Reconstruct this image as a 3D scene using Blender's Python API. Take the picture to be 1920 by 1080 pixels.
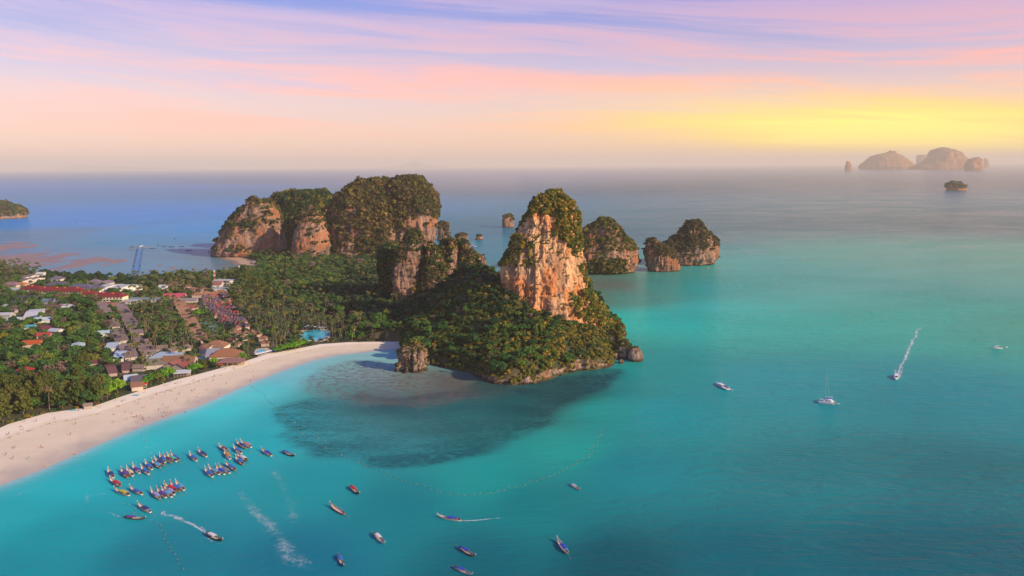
import bpy, bmesh, math, random
import numpy as np
from mathutils import Matrix, Vector
random.seed(7); RNG = np.random.default_rng(7)
for o in list(bpy.data.objects): bpy.data.objects.remove(o)
SC = bpy.context.scene; COL = SC.collection
R = math.radians
# ------------------------------------------------------------------ camera
CAMH = 170.0; FPX = 1500.0; PITCH = math.atan(230/1500); ROLL = R(0.42)
F_ = np.array([0, math.cos(PITCH), -math.sin(PITCH)])
R0 = np.array([1., 0, 0]); U0 = np.array([0, math.sin(PITCH), math.cos(PITCH)])
R_ = math.cos(ROLL)*R0 - math.sin(ROLL)*U0
U_ = math.sin(ROLL)*R0 + math.cos(ROLL)*U0
CP = np.array([0, 0, CAMH])
cd = bpy.data.cameras.new('camera'); cam = bpy.data.objects.new('camera', cd); COL.objects.link(cam)
cd.sensor_width = 36; cd.lens = 36*FPX/1920; cd.clip_start = 1; cd.clip_end = 120000
cam.matrix_world = Matrix(((R_[0], U_[0], -F_[0], 0), (R_[1], U_[1], -F_[1], 0), (R_[2], U_[2], -F_[2], CAMH), (0, 0, 0, 1)))
SC.camera = cam
# ------------------------------------------------------------------ light
SUN_AZ, SUN_EL = R(119), R(24)          # clockwise from +Y
sd = Vector((math.sin(SUN_AZ)*math.cos(SUN_EL), math.cos(SUN_AZ)*math.cos(SUN_EL), math.sin(SUN_EL)))
ld = bpy.data.lights.new('sun', 'SUN'); ld.energy = 5.0; ld.angle = R(0.6); ld.color = (1, .77, .50)
sun = bpy.data.objects.new('sun', ld); COL.objects.link(sun); sun.rotation_euler = (-sd).to_track_quat('-Z', 'Y').to_euler(); sun.location = (500, -300, 900)
SC.view_settings.view_transform = 'Standard'; SC.view_settings.look = 'None'
SC.view_settings.exposure = 0.25; SC.view_settings.gamma = 1; SC.view_settings.use_curve_mapping = False
SC.cycles.max_bounces = 5; SC.cycles.diffuse_bounces = 2; SC.cycles.glossy_bounces = 2; SC.cycles.transparent_max_bounces = 8
SC.cycles.volume_bounces = 1; SC.cycles.use_denoising = True; SC.cycles.denoising_prefilter = 'ACCURATE'
SC.cycles.sample_clamp_indirect = 4; SC.cycles.caustics_reflective = False
# ------------------------------------------------------------------ node helpers
class NT:
    def __init__(s, tree): s.t = tree; s.n = tree.nodes; s.l = tree.links
    def new(s, typ, **kw):
        n = s.n.new(typ)
        for k, v in kw.items(): setattr(n, k, v)
        return n
    def set(s, n, name, v):
        if v is None: return
        sock = n.inputs[name]
        if hasattr(v, 'is_output') and v.is_output: s.l.new(v, sock)
        else: sock.default_value = v
    def math(s, op, a, b=None, c=None, clamp=False):
        n = s.new('ShaderNodeMath', operation=op, use_clamp=clamp)
        for i, v in enumerate((a, b, c)): s.set(n, i, v)
        return n.outputs[0]
    def mix(s, f, a, b, blend='MIX'):
        n = s.new('ShaderNodeMix', data_type='RGBA', blend_type=blend)
        s.set(n, 0, f)
        for i, v in ((6, a), (7, b)):
            if isinstance(v, tuple) and len(v) == 3: v = v+(1,)
            s.set(n, i, v)
        return n.outputs[2]
    def noise(s, vec, scale, detail=4, rough=.55, lac=2., dist=0.):
        n = s.new('ShaderNodeTexNoise'); s.set(n, 'Vector', vec); s.set(n, 'Scale', scale); s.set(n, 'Detail', detail); s.set(n, 'Roughness', rough); s.set(n, 'Distortion', dist)
        return n.outputs[0]
    def mapv(s, vec, scale=(1, 1, 1), loc=(0, 0, 0), rot=(0, 0, 0)):
        n = s.new('ShaderNodeMapping'); s.set(n, 'Vector', vec); s.set(n, 'Scale', scale); s.set(n, 'Location', loc); s.set(n, 'Rotation', rot); return n.outputs[0]
    def ramp(s, f, stops, interp='LINEAR'):
        n = s.new('ShaderNodeValToRGB'); s.set(n, 0, f); cr = n.color_ramp; cr.interpolation = interp
        while len(cr.elements) < len(stops): cr.elements.new(.5)
        for e, (p, c) in zip(cr.elements, stops):
            e.position = p; e.color = c+(1,) if len(c) == 3 else c
        return n.outputs[0]
    def mr(s, v, a, b, c=0., d=1., smooth=True):
        n = s.new('ShaderNodeMapRange', interpolation_type='SMOOTHSTEP' if smooth else 'LINEAR')
        for i, x in enumerate((v, a, b, c, d)): s.set(n, i, x)
        return n.outputs[0]
    def attr(s, name, typ='GEOMETRY'): return s.new('ShaderNodeAttribute', attribute_name=name, attribute_type=typ)
def mat(name):
    m = bpy.data.materials.new(name); m.use_nodes = True; t = NT(m.node_tree); b = m.node_tree.nodes['Principled BSDF']; return m, t, b
# ------------------------------------------------------------------ world
w = bpy.data.worlds.new('World'); SC.world = w; w.use_nodes = True; t = NT(w.node_tree); t.n.clear()
out = t.new('ShaderNodeOutputWorld'); tc = t.new('ShaderNodeTexCoord').outputs['Generated']
sky = t.new('ShaderNodeTexSky', sky_type='NISHITA', sun_disc=False, sun_elevation=SUN_EL, sun_rotation=SUN_AZ, altitude=170.)
bg1 = t.new('ShaderNodeBackground'); t.set(bg1, 'Color', sky.outputs[0]); t.set(bg1, 'Strength', .05)
sx = t.new('ShaderNodeSeparateXYZ'); t.set(sx, 0, tc); X, Y, Z = sx.outputs
az = t.math('ARCTAN2', X, Y)                       # 0 ahead, + right
el = t.math('ABSOLUTE', Z)
base = t.ramp(el, [(0, (.80, .53, .42)), (.035, (.80, .50, .43)), (.085, (.66, .43, .46)), (.14, (.36, .29, .49)), (.19, (.19, .21, .54)), (.32, (.17, .21, .50)), (.7, (.10, .15, .38)), (1, (.08, .12, .34))])
# cloud sheets: long streaks sinking gently to the right
cv = t.new('ShaderNodeCombineXYZ')
e2 = t.math('ADD', el, t.math('MULTIPLY', az, .055))
t.set(cv, 0, t.math('MULTIPLY', az, 2.1)); t.set(cv, 1, t.math('MULTIPLY', e2, 30.)); t.set(cv, 2, 3.3)
wob = t.noise(t.mapv(cv.outputs[0], (.8, .25, 1)), 1.2, 2)
cvd = t.new('ShaderNodeVectorMath', operation='ADD'); cw = t.new('ShaderNodeCombineXYZ'); t.set(cw, 1, t.math('MULTIPLY', wob, 1.5)); t.set(cvd, 0, cv.outputs[0]); t.set(cvd, 1, cw.outputs[0])
n1 = t.math('ADD', t.math('MULTIPLY', t.noise(cvd.outputs[0], .62, 8, .64, dist=.45), .76), t.math('MULTIPLY', t.noise(t.mapv(cvd.outputs[0], (1.5, 2.6, 1), (2, 5, 1)), .9, 8, .72), .24))
n2 = t.noise(t.mapv(cvd.outputs[0], (1.6, 1, 1), (4.2, 1.7, 9)), 1.1, 6, .6)
cov = t.math('MULTIPLY', t.mr(n1, .42, .60), t.mr(el, .012, .06))
cov = t.math('MULTIPLY', cov, t.math('MULTIPLY', t.mr(el, .75, .22, 0., 1.), t.mr(el, .19, .10, .42, 1.)))
# warmth: fades with the angle from the sunset, which stands right of the frame's middle
SA = R(25)
da = t.math('SUBTRACT', az, SA)
g_az = t.math('EXPONENT', t.math('MULTIPLY', t.math('MULTIPLY', da, da), -1/(2*R(13)**2)))
glow_el = t.math('ADD', .034, t.math('MULTIPLY', da, -.05))
de = t.math('SUBTRACT', el, glow_el)
g_el = t.math('EXPONENT', t.math('MULTIPLY', t.math('MULTIPLY', de, de), -1/(2*.029**2)))
glow = t.math('MULTIPLY', g_az, g_el)
g_w = t.math('MULTIPLY', t.math('EXPONENT', t.math('MULTIPLY', t.math('MULTIPLY', da, da), -1/(2*R(45)**2))), t.mr(el, .30, .06))
pink = t.mix(g_w, (.80, .44, .42), (1.08, .45, .36))
sky2 = t.mix(t.math('MULTIPLY', cov, .80), base, pink)
lav = t.math('MULTIPLY', t.mr(n2, .52, .70), t.mr(el, .04, .10))
sky2 = t.mix(t.math('MULTIPLY', lav, .55), sky2, (.44, .34, .54))
streak = t.math('ADD', .50, t.math('MULTIPLY', t.mr(n1, .36, .62), .85))
yel = t.mix(t.math('MULTIPLY', glow, .9), (1.10, .70, .22), (1.30, 1.02, .16))
sky2 = t.mix(t.math('MULTIPLY', glow, streak, clamp=True), sky2, yel)
hs = t.new('ShaderNodeHueSaturation'); t.set(hs, 'Color', sky2); t.set(hs, 'Saturation', 1.28)
bg2 = t.new('ShaderNodeBackground'); t.set(bg2, 'Color', hs.outputs[0]); t.set(bg2, 'Strength', .80)
ad = t.new('ShaderNodeAddShader'); t.l.new(bg1.outputs[0], ad.inputs[0]); t.l.new(bg2.outputs[0], ad.inputs[1]); t.l.new(ad.outputs[0], out.inputs['Surface'])
# ------------------------------------------------------------------ projection helpers
def P(px, py, z=0.0):
    d = F_*FPX + R_*(px-960) + U_*(540-py)
    k = (z-CAMH)/d[2]; p = CP + d*k
    return np.array([p[0], p[1], z])
def PD(px, py, D):                                  # point on the upright plane y = D
    d = F_*FPX + R_*(px-960) + U_*(540-py); return CP + d*(D/d[1])
def proj(p):
    p = np.asarray(p, float) - CP; zc = p@F_; return np.stack([960 + FPX*(p@R_)/zc, 540 - FPX*(p@U_)/zc], -1)
# ------------------------------------------------------------------ numpy noise
def _h(ix, iy, iz, s):
    h = (ix*374761393 + iy*668265263 + iz*2147483647 + s*1274126177) & 0xffffffff
    h = ((h ^ (h >> 13))*1274126177) & 0xffffffff
    return ((h ^ (h >> 16)) & 0xffff)/32767.5 - 1
def vnoise(p, s=0):
    i = np.floor(p).astype(np.int64); f = p-i; f = f*f*f*(f*(f*6-15)+10); x, y, z = i[..., 0], i[..., 1], i[..., 2]; r = 0
    for a in (0, 1):
        for b in (0, 1):
            for c in (0, 1):
                wgt = (f[..., 0] if a else 1-f[..., 0])*(f[..., 1] if b else 1-f[..., 1])*(f[..., 2] if c else 1-f[..., 2])
                r = r + wgt*_h(x+a, y+b, z+c, s)
    return r
def fbm(p, o=4, s=0, g=.5):
    r = 0; a = 1; t_ = 0
    for k in range(o): r = r + a*vnoise(p*(2.03**k)+k*17.3, s+k); t_ += a; a *= g
    return r/t_
def ridged(p, o=4, s=0):
    r = 0; a = 1; t_ = 0
    for k in range(o): r = r + a*(1-2*np.abs(vnoise(p*(2.03**k)+k*11.1, s+k))); t_ += a; a *= .5
    return r/t_
def sstep(x, a, b): q = np.clip((x-a)/(b-a), 0, 1); return q*q*(3-2*q)
def inpoly(x, y, poly):
    x = np.asarray(x, float); y = np.asarray(y, float); r = np.zeros(x.shape, bool); n = len(poly)
    for i in range(n):
        x0, y0 = poly[i][:2]; x1, y1 = poly[(i+1) % n][:2]
        if y0 == y1: continue
        r ^= ((y0 > y) != (y1 > y)) & (x < (x1-x0)*(y-y0)/(y1-y0)+x0)
    return r
def dpoly(x, y, poly, closed=True):
    x = np.asarray(x, float); y = np.asarray(y, float); d = np.full(x.shape, 1e12); n = len(poly)
    for i in range(n if closed else n-1):
        x0, y0 = poly[i][:2]; x1, y1 = poly[(i+1) % n][:2]; dx, dy = x1-x0, y1-y0; L = dx*dx+dy*dy+1e-9
        k = np.clip(((x-x0)*dx+(y-y0)*dy)/L, 0, 1); d = np.minimum(d, (x-x0-k*dx)**2+(y-y0-k*dy)**2)
    return np.sqrt(d)
def resample(pts, n):
    pts = np.asarray(pts, float); s = np.r_[0, np.cumsum(np.linalg.norm(np.diff(pts, axis=0), axis=1))]; q = np.linspace(0, s[-1], n)
    return np.stack([np.interp(q, s, pts[:, k]) for k in range(pts.shape[1])], -1)
# ------------------------------------------------------------------ mesh + tagging helpers
class MB:
    def __init__(s): s.v = []; s.f = []; s.m = []
    def add(s, vs, fs, m=0):
        b = len(s.v); s.v += [tuple(map(float, v)) for v in vs]; s.f += [tuple(b+i for i in f) for f in fs]; s.m += [m]*len(fs); return s
    def box(s, c, d, m=0, rz=0.):
        x, y, z = [q/2 for q in d]; ca, sa = math.cos(rz), math.sin(rz)
        vs = [(c[0]+i*x*ca-j*y*sa, c[1]+i*x*sa+j*y*ca, c[2]+k*z) for k in (-1, 1) for j in (-1, 1) for i in (-1, 1)]
        return s.add(vs, [(0, 2, 3, 1), (4, 5, 7, 6), (0, 1, 5, 4), (2, 6, 7, 3), (0, 4, 6, 2), (1, 3, 7, 5)], m)
    def tube(s, p, r, n=6, m=0):
        p = np.asarray(p, float); r = np.broadcast_to(r, (len(p),)); vs = []; fs = []
        for i, q in enumerate(p):
            d = p[min(i+1, len(p)-1)]-p[max(i-1, 0)]; d = d/(np.linalg.norm(d)+1e-9)
            a = np.cross(d, [0, 0, 1.] if abs(d[2]) < .9 else [1., 0, 0]); a /= np.linalg.norm(a); b = np.cross(d, a)
            vs += [q+r[i]*(a*math.cos(k*2*math.pi/n)+b*math.sin(k*2*math.pi/n)) for k in range(n)]
        for i in range(len(p)-1): fs += [(i*n+k, i*n+(k+1) % n, (i+1)*n+(k+1) % n, (i+1)*n+k) for k in range(n)]
        fs += [tuple(range(n))[::-1], tuple(range((len(p)-1)*n, len(p)*n))]
        return s.add(vs, fs, m)
    def mesh(s, name, mats, smooth=False):
        me = bpy.data.meshes.new(name); me.from_pydata(s.v, [], s.f)
        for q in (mats if isinstance(mats, (list, tuple)) else [mats]): me.materials.append(q)
        if any(s.m): me.polygons.foreach_set('material_index', s.m)
        if smooth: me.polygons.foreach_set('use_smooth', [True]*len(s.f))
        me.update(); return me
    def obj(s, name, mats, parent=None, smooth=False): return link(name, s.mesh(name, mats, smooth), parent)
def link(name, data, parent=None):
    o = bpy.data.objects.new(name, data); COL.objects.link(o)
    if parent is not None: o.parent = parent
    return o
def tag(o, label=None, cat=None, group=None, kind=None):
    for k, v in (('label', label), ('category', cat), ('group', group), ('kind', kind)):
        if v: o[k] = v
    return o
def empty(name, loc=(0, 0, 0), rz=0.):
    o = link(name, None); o.location = loc; o.rotation_euler = (0, 0, rz); o.empty_display_size = .5; return o
def copy_tree(o, kids, parent=None):
    c = o.copy(); COL.objects.link(c)
    if parent is not None: c.parent = parent
    for ch in kids.get(o.name, ()): copy_tree(ch, kids, c)
    return c
def kidmap(root):
    km = {}
    def rec(o):
        km[o.name] = list(o.children)
        for c in o.children: rec(c)
    rec(root); return km
def npmesh(name, V, Fq, mats, smooth=True):
    me = bpy.data.meshes.new(name); V = np.asarray(V, np.float32); Fq = np.asarray(Fq, np.int32); k = Fq.shape[1]
    me.vertices.add(len(V)); me.vertices.foreach_set('co', V.ravel()); me.loops.add(Fq.size); me.loops.foreach_set('vertex_index', Fq.ravel())
    me.polygons.add(len(Fq)); me.polygons.foreach_set('loop_start', np.arange(0, Fq.size, k, dtype=np.int32)); me.polygons.foreach_set('loop_total', np.full(len(Fq), k, np.int32))
    me.polygons.foreach_set('use_smooth', [smooth]*len(Fq))
    for q in (mats if isinstance(mats, (list, tuple)) else [mats]): me.materials.append(q)
    me.update(calc_edges=True); me.validate(); return me
def grid_faces(n, m, wrap=False):
    i, j = np.meshgrid(np.arange(n-1), np.arange(m if wrap else m-1), indexing='ij'); j2 = (j+1) % m
    return np.stack([i*m+j, i*m+j2, (i+1)*m+j2, (i+1)*m+j], -1).reshape(-1, 4)
def setattr_f(me, name, arr, typ='FLOAT'):
    a = me.attributes.new(name, typ, 'POINT'); arr = np.asarray(arr, np.float32)
    if typ == 'FLOAT': a.data.foreach_set('value', arr)
    elif typ == 'FLOAT_VECTOR': a.data.foreach_set('vector', arr.ravel())
    else: a.data.foreach_set('color', arr.ravel())
# ------------------------------------------------------------------ simple paints
_M = {}
def paint(name, col, rough=.7, spec=.3, var=.25, nscale=.6, metal=0.):
    if name in _M: return _M[name]
    m, t, b = mat(name); tc = t.new('ShaderNodeTexCoord').outputs['Object']
    n = t.noise(tc, nscale, 5, .6); oi = t.new('ShaderNodeObjectInfo').outputs['Random']
    k = t.math('ADD', t.math('MULTIPLY', t.math('SUBTRACT', n, .5), var*2), t.math('ADD', 1-var*.25, t.math('MULTIPLY', oi, var*.5)))
    hs = t.new('ShaderNodeHueSaturation'); t.set(hs, 'Color', tuple(col)+(1,)); t.set(hs, 'Value', k)
    t.set(b, 'Base Color', hs.outputs[0]); t.set(b, 'Roughness', rough); t.set(b, 'Specular IOR Level', spec); t.set(b, 'Metallic', metal)
    _M[name] = m; return m
def foliage(name, stops, trans=.25, nscale=.35):
    """leaf colours: drifts from plant to plant and from clump to clump"""
    m, t, b = mat(name); oi = t.new('ShaderNodeObjectInfo').outputs['Random']
    tc = t.new('ShaderNodeTexCoord').outputs['Object']; geo = t.new('ShaderNodeNewGeometry')
    n = t.noise(tc, nscale, 3, .6)
    big = t.noise(t.mapv(geo.outputs['Position'], (.012, .012, .012)), 1., 3)
    f = t.math('ADD', t.math('MULTIPLY', oi, .75), t.math('MULTIPLY', t.math('SUBTRACT', n, .5), .5))
    f = t.math('ADD', f, t.math('MULTIPLY', t.math('SUBTRACT', big, .5), .7))
    c = t.ramp(t.math('MAXIMUM', f, 0.), stops)
    isl = geo.outputs['Random Per Island']
    hs = t.new('ShaderNodeHueSaturation'); t.set(hs, 'Color', c); t.set(hs, 'Value', t.math('ADD', .65, t.math('MULTIPLY', isl, .75)))
    t.set(hs, 'Hue', t.math('ADD', .485, t.math('MULTIPLY', isl, .03)))
    t.set(b, 'Base Color', hs.outputs[0]); t.set(b, 'Roughness', .65); t.set(b, 'Specular IOR Level', .25)
    tr = t.new('ShaderNodeBsdfTranslucent'); t.set(tr, 'Color', hs.outputs[0])
    mx = t.new('ShaderNodeMixShader'); t.set(mx, 0, trans); t.l.new(b.outputs[0], mx.inputs[1]); t.l.new(tr.outputs[0], mx.inputs[2])
    t.l.new(mx.outputs[0], t.n['Material Output'].inputs['Surface']); return m
M_BROAD = foliage('broadleaf_green', [(0, (0.026, 0.072, 0.022)), (.3, (0.048, 0.128, 0.029)), (.55, (0.088, 0.184, 0.029)), (.78, (0.168, 0.208, 0.032)), (.93, (0.272, 0.240, 0.048)), (1, (0.352, 0.272, 0.048))])
M_DARK = foliage('mangrove_green', [(0, (0.016, 0.048, 0.019)), (.6, (0.032, 0.080, 0.026)), (1, (0.056, 0.112, 0.029))])  # mangrove leaves, also forest and crag growth with shade darkened into the green
M_LIME = foliage('lime_green', [(0, (0.080, 0.240, 0.019)), (.5, (0.144, 0.320, 0.019)), (1, (0.256, 0.352, 0.026))])
M_PALM = foliage('palm_green', [(0, (0.048, 0.112, 0.035)), (.45, (0.120, 0.152, 0.038)), (.75, (0.240, 0.192, 0.048)), (1, (0.384, 0.256, 0.072))], .2)
M_CASU = foliage('casuarina_olive', [(0, (.060, .095, .018)), (.45, (.115, .135, .024)), (.8, (.20, .17, .034)), (1, (.30, .20, .05))])
M_SHRUB = foliage('cliff_shrub_green', [(0, (.040, .075, .018)), (.3, (.085, .115, .022)), (.6, (.20, .165, .026)), (.85, (.33, .21, .035)), (1, (.42, .22, .05))])
M_SHRUBR = foliage('cliff_shrub_rust', [(0, (.065, .070, .024)), (.5, (.14, .105, .038)), (1, (.26, .145, .058))])
M_SHRUBG = foliage('golden_scrub', [(0, (.060, .095, .018)), (.3, (.125, .140, .020)), (.6, (.29, .21, .026)), (.85, (.40, .25, .032)), (1, (.38, .20, .04))])  # scrub with the gold of low sunlight painted into its leaf colours
M_DRY = foliage('dry_twigs', [(0, (.13, .09, .07)), (1, (.24, .17, .13))], .1)
M_YEL = foliage('yellow_leaves', [(0, (.22, .20, .012)), (1, (.34, .25, .016))])
M_BARK = paint('bark', (.16, .11, .08), .9)
M_PTRUNK = paint('palm_trunk_grey', (.26, .20, .15), .9)
# ------------------------------------------------------------------ rock
def rock_mat(name, cream, orange, grey, moss=(.055, .058, .014), moss2=(.12, .085, .022), mossamt=.5, band=True, sc=1., orange_amt=.5):
    m, t, b = mat(name); geo = t.new('ShaderNodeNewGeometry'); p = geo.outputs['Position']
    sp = t.new('ShaderNodeSeparateXYZ'); t.set(sp, 0, p); z = sp.outputs[2]
    st = t.noise(t.mapv(p, (.10*sc, .10*sc, .022*sc)), 1., 6, .65, dist=.6)
    st2 = t.noise(t.mapv(p, (.30*sc, .30*sc, .045*sc), (7, 3, 1)), 1., 5, .65, dist=.3)
    pt = t.noise(t.mapv(p, (.035*sc, .035*sc, .03*sc), (2, 9, 4)), 1., 4, .6)
    c = t.mix(t.mr(st, .38, .62), grey, cream)
    of = t.math('MULTIPLY', t.mr(pt, .60-.22*orange_amt, .78-.22*orange_amt), t.mr(st2, .36, .60)); c = t.mix(of, c, orange)
    c = t.mix(t.math('MULTIPLY', t.mr(st2, .53, .66), .72), c, (.12, .075, .055))  # dark streaks: stain, plus shadowed hollows and cracks painted into the colour
    c = t.mix(t.math('MULTIPLY', t.mr(t.noise(t.mapv(p, (.22*sc, .22*sc, .14*sc)), 1., 5, .7), .60, .72), .6), c, (.78, .52, .32))
    nz = t.new('ShaderNodeSeparateXYZ'); t.set(nz, 0, geo.outputs['Normal'])
    mv = t.math('ADD', nz.outputs[2], t.math('MULTIPLY', t.math('SUBTRACT', t.noise(t.mapv(p, (.07*sc,)*3), 1., 5, .65), .5), 1.6))
    mk = t.mr(mv, .75-.6*mossamt, .95-.6*mossamt)
    mossc = t.mix(t.noise(t.mapv(p, (.25*sc,)*3), 1., 5, .7), moss, moss2)
    c = t.mix(mk, c, mossc)
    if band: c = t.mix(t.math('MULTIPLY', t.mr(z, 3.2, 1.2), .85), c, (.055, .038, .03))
    t.set(b, 'Base Color', c); t.set(b, 'Roughness', .9); t.set(b, 'Specular IOR Level', .15)
    bp = t.new('ShaderNodeBump'); t.set(bp, 'Distance', 2.4); t.set(bp, 'Strength', 1.)
    t.set(bp, 'Height', t.math('ADD', st2, t.math('MULTIPLY', t.noise(t.mapv(p, (.5*sc, .5*sc, .22*sc)), 1., 6, .7), .8))); t.l.new(bp.outputs[0], b.inputs['Normal'])
    return m
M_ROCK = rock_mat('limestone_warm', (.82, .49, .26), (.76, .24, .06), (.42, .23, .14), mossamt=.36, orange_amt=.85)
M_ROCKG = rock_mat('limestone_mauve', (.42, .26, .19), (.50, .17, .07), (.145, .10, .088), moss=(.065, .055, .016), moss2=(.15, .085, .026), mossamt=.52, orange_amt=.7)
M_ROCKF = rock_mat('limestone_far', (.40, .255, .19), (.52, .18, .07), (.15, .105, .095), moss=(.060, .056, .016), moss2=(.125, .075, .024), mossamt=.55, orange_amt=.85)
M_ROCKI = rock_mat('limestone_island', (.46, .21, .08), (.46, .16, .045), (.30, .13, .05), moss=(.20, .10, .03), moss2=(.27, .13, .035), mossamt=.5, sc=.2, band=False)  # orange of haze and sunset glow put into the rock and moss colours
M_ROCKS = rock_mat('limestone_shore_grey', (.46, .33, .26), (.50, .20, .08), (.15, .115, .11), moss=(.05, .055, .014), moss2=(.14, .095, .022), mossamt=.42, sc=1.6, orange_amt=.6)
def superring(n, e):
    th = np.linspace(0, 2*math.pi, n, endpoint=False); c, s = np.cos(th), np.sin(th)
    return th, np.sign(c)*np.abs(c)**(2/e), np.sign(s)*np.abs(s)**(2/e)
def karst(name, D, rows, material, depth=1., expo=2.4, nth=120, nz=110, rough=1., seed=1, yshift=None, sc=1., dcap=None, ribs=1.):
    """closed rock shell: rows are (py, left px, right px) of the silhouette on the upright plane y = D"""
    rz = []
    for py, xl, xr in rows:
        a, b = PD(xl, py, D), PD(xr, py, D); rz.append(((a[2]+b[2])/2, (a[0]+b[0])/2, max((b[0]-a[0])/2, .4)))
    rz = np.array(rz)[np.argsort([q[0] for q in rz])]
    z0, z1 = min(rz[0, 0], -4.), rz[-1, 0]
    q = np.linspace(0, 1, nz); zz = z0 + (z1-z0)*(1-(1-q)**1.5)
    cx = np.interp(zz, rz[:, 0], rz[:, 1]); a = np.interp(zz, rz[:, 0], rz[:, 2])
    k = np.ones(5)/5; pad = lambda v: np.convolve(np.pad(v, 2, 'edge'), k, 'valid'); cx, a = pad(cx), pad(a); a[-1] = .3
    b = a*depth
    if dcap: b = np.minimum(b, dcap*np.clip(a/a.max()*1.6, .1, 1))
    th, c, s = superring(nth, expo)
    ys = np.zeros(nz) if yshift is None else np.interp(zz, [z0, z1], yshift)
    Xc = cx[:, None] + a[:, None]*c; Yc = D + ys[:, None] + b[:, None]*s; Zc = np.repeat(zz[:, None], nth, 1)
    p = np.stack([Xc, Yc, Zc], -1); S = sc
    d = rough*(7*fbm(p*np.array([1, 1, .6])/(42*S), 3, seed) + 5.5*ribs*ridged(p*np.array([1, 1, .22])/(17*S), 4, seed+9) + 2.6*fbm(p*np.array([1, 1, .5])/(6.5*S), 4, seed+20) + 2.1*ridged(p*np.array([1, 1, .55])/(3.6*S), 3, seed+50))*S
    led = rough*2.6*S*fbm(np.stack([Xc/(60*S), Yc/(60*S), Zc/(9*S)], -1), 3, seed+31)
    d = d + led; d = d - d.mean() - 1.2*S*rough
    lim = np.minimum(1, a/(16*S))[:, None]*np.minimum(1, 6*(1-q) + .12)[:, None]
    d = d*lim
    nx, ny = np.cos(th), np.sin(th)
    p[..., 0] += d*nx; p[..., 1] += d*ny
    p[..., 2] += rough*S*sstep(q, .45, .95)[:, None]*(5.*fbm(p/(15*S), 4, seed+70)) - 0
    V = p.reshape(-1, 3); Fq = grid_faces(nz, nth, True)
    top = np.mean(p[-1], 0); V = np.vstack([V, top]); nt = len(V)-1
    me = npmesh(name, V, Fq, material)
    bm = bmesh.new(); bm.from_mesh(me); bm.verts.ensure_lookup_table(); o0 = (nz-1)*nth
    for i in range(nth): bm.faces.new((bm.verts[o0+i], bm.verts[o0+(i+1) % nth], bm.verts[nt])).smooth = True
    bm.normal_update(); bm.to_mesh(me); bm.free(); me.update()
    return link(name, me), V[:-1], Fq
def surf_samples(V, Fq, n, rng):
    a, b, c, d = (V[Fq[:, k]] for k in range(4)); nn = np.cross(c-a, d-b); ar = np.linalg.norm(nn, axis=1)/2
    idx = rng.choice(len(Fq), n, p=ar/ar.sum()); u, v = rng.random((2, n, 1))
    p = (a[idx]*(1-u)+b[idx]*u)*(1-v)+(d[idx]*(1-u)+c[idx]*u)*v
    nrm = nn[idx]/(np.linalg.norm(nn[idx], axis=1, keepdims=True)+1e-9)
    return p, nrm
# ------------------------------------------------------------------ instancing for masses of growth
def scatter(name, pts, scl, sources, parent=None, kind='stuff', rot=None, label=None):
    pts = np.asarray(pts, np.float32); n = len(pts); me = bpy.data.meshes.new(name); me.vertices.add(n); me.vertices.foreach_set('co', pts.ravel())
    scl = np.asarray(scl, np.float32); scl = np.repeat(scl[:, None], 3, 1) if scl.ndim == 1 else scl
    setattr_f(me, 'scl', scl, 'FLOAT_VECTOR')
    rv = np.zeros((n, 3), np.float32); rv[:, 2] = RNG.random(n)*6.283; rv[:, :2] = RNG.normal(0, .12, (n, 2))
    setattr_f(me, 'rotv', rv, 'FLOAT_VECTOR')
    o = link(name, me, parent); o['kind'] = kind
    ng = bpy.data.node_groups.new(name, 'GeometryNodeTree'); ng.interface.new_socket('Geometry', in_out='INPUT', socket_type='NodeSocketGeometry'); ng.interface.new_socket('Geometry', in_out='OUTPUT', socket_type='NodeSocketGeometry')
    N = ng.nodes; L = ng.links; gi = N.new('NodeGroupInput'); go = N.new('NodeGroupOutput'); ip = N.new('GeometryNodeInstanceOnPoints'); jg = N.new('GeometryNodeJoinGeometry')
    for s_ in sources:
        oi = N.new('GeometryNodeObjectInfo'); oi.transform_space = 'ORIGINAL'; oi.inputs['Object'].default_value = s_; oi.inputs['As Instance'].default_value = True
        L.new(oi.outputs['Geometry'], jg.inputs[0])
    L.new(gi.outputs[0], ip.inputs['Points']); L.new(jg.outputs[0], ip.inputs['Instance']); ip.inputs['Pick Instance'].default_value = True
    for an, so in (('rotv', 'Rotation'), ('scl', 'Scale')):
        na = N.new('GeometryNodeInputNamedAttribute'); na.data_type = 'FLOAT_VECTOR'; na.inputs[0].default_value = an; L.new(na.outputs[0], ip.inputs[so])
    L.new(ip.outputs[0], go.inputs[0]); mod = o.modifiers.new('scatter', 'NODES'); mod.node_group = ng
    return o
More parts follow.
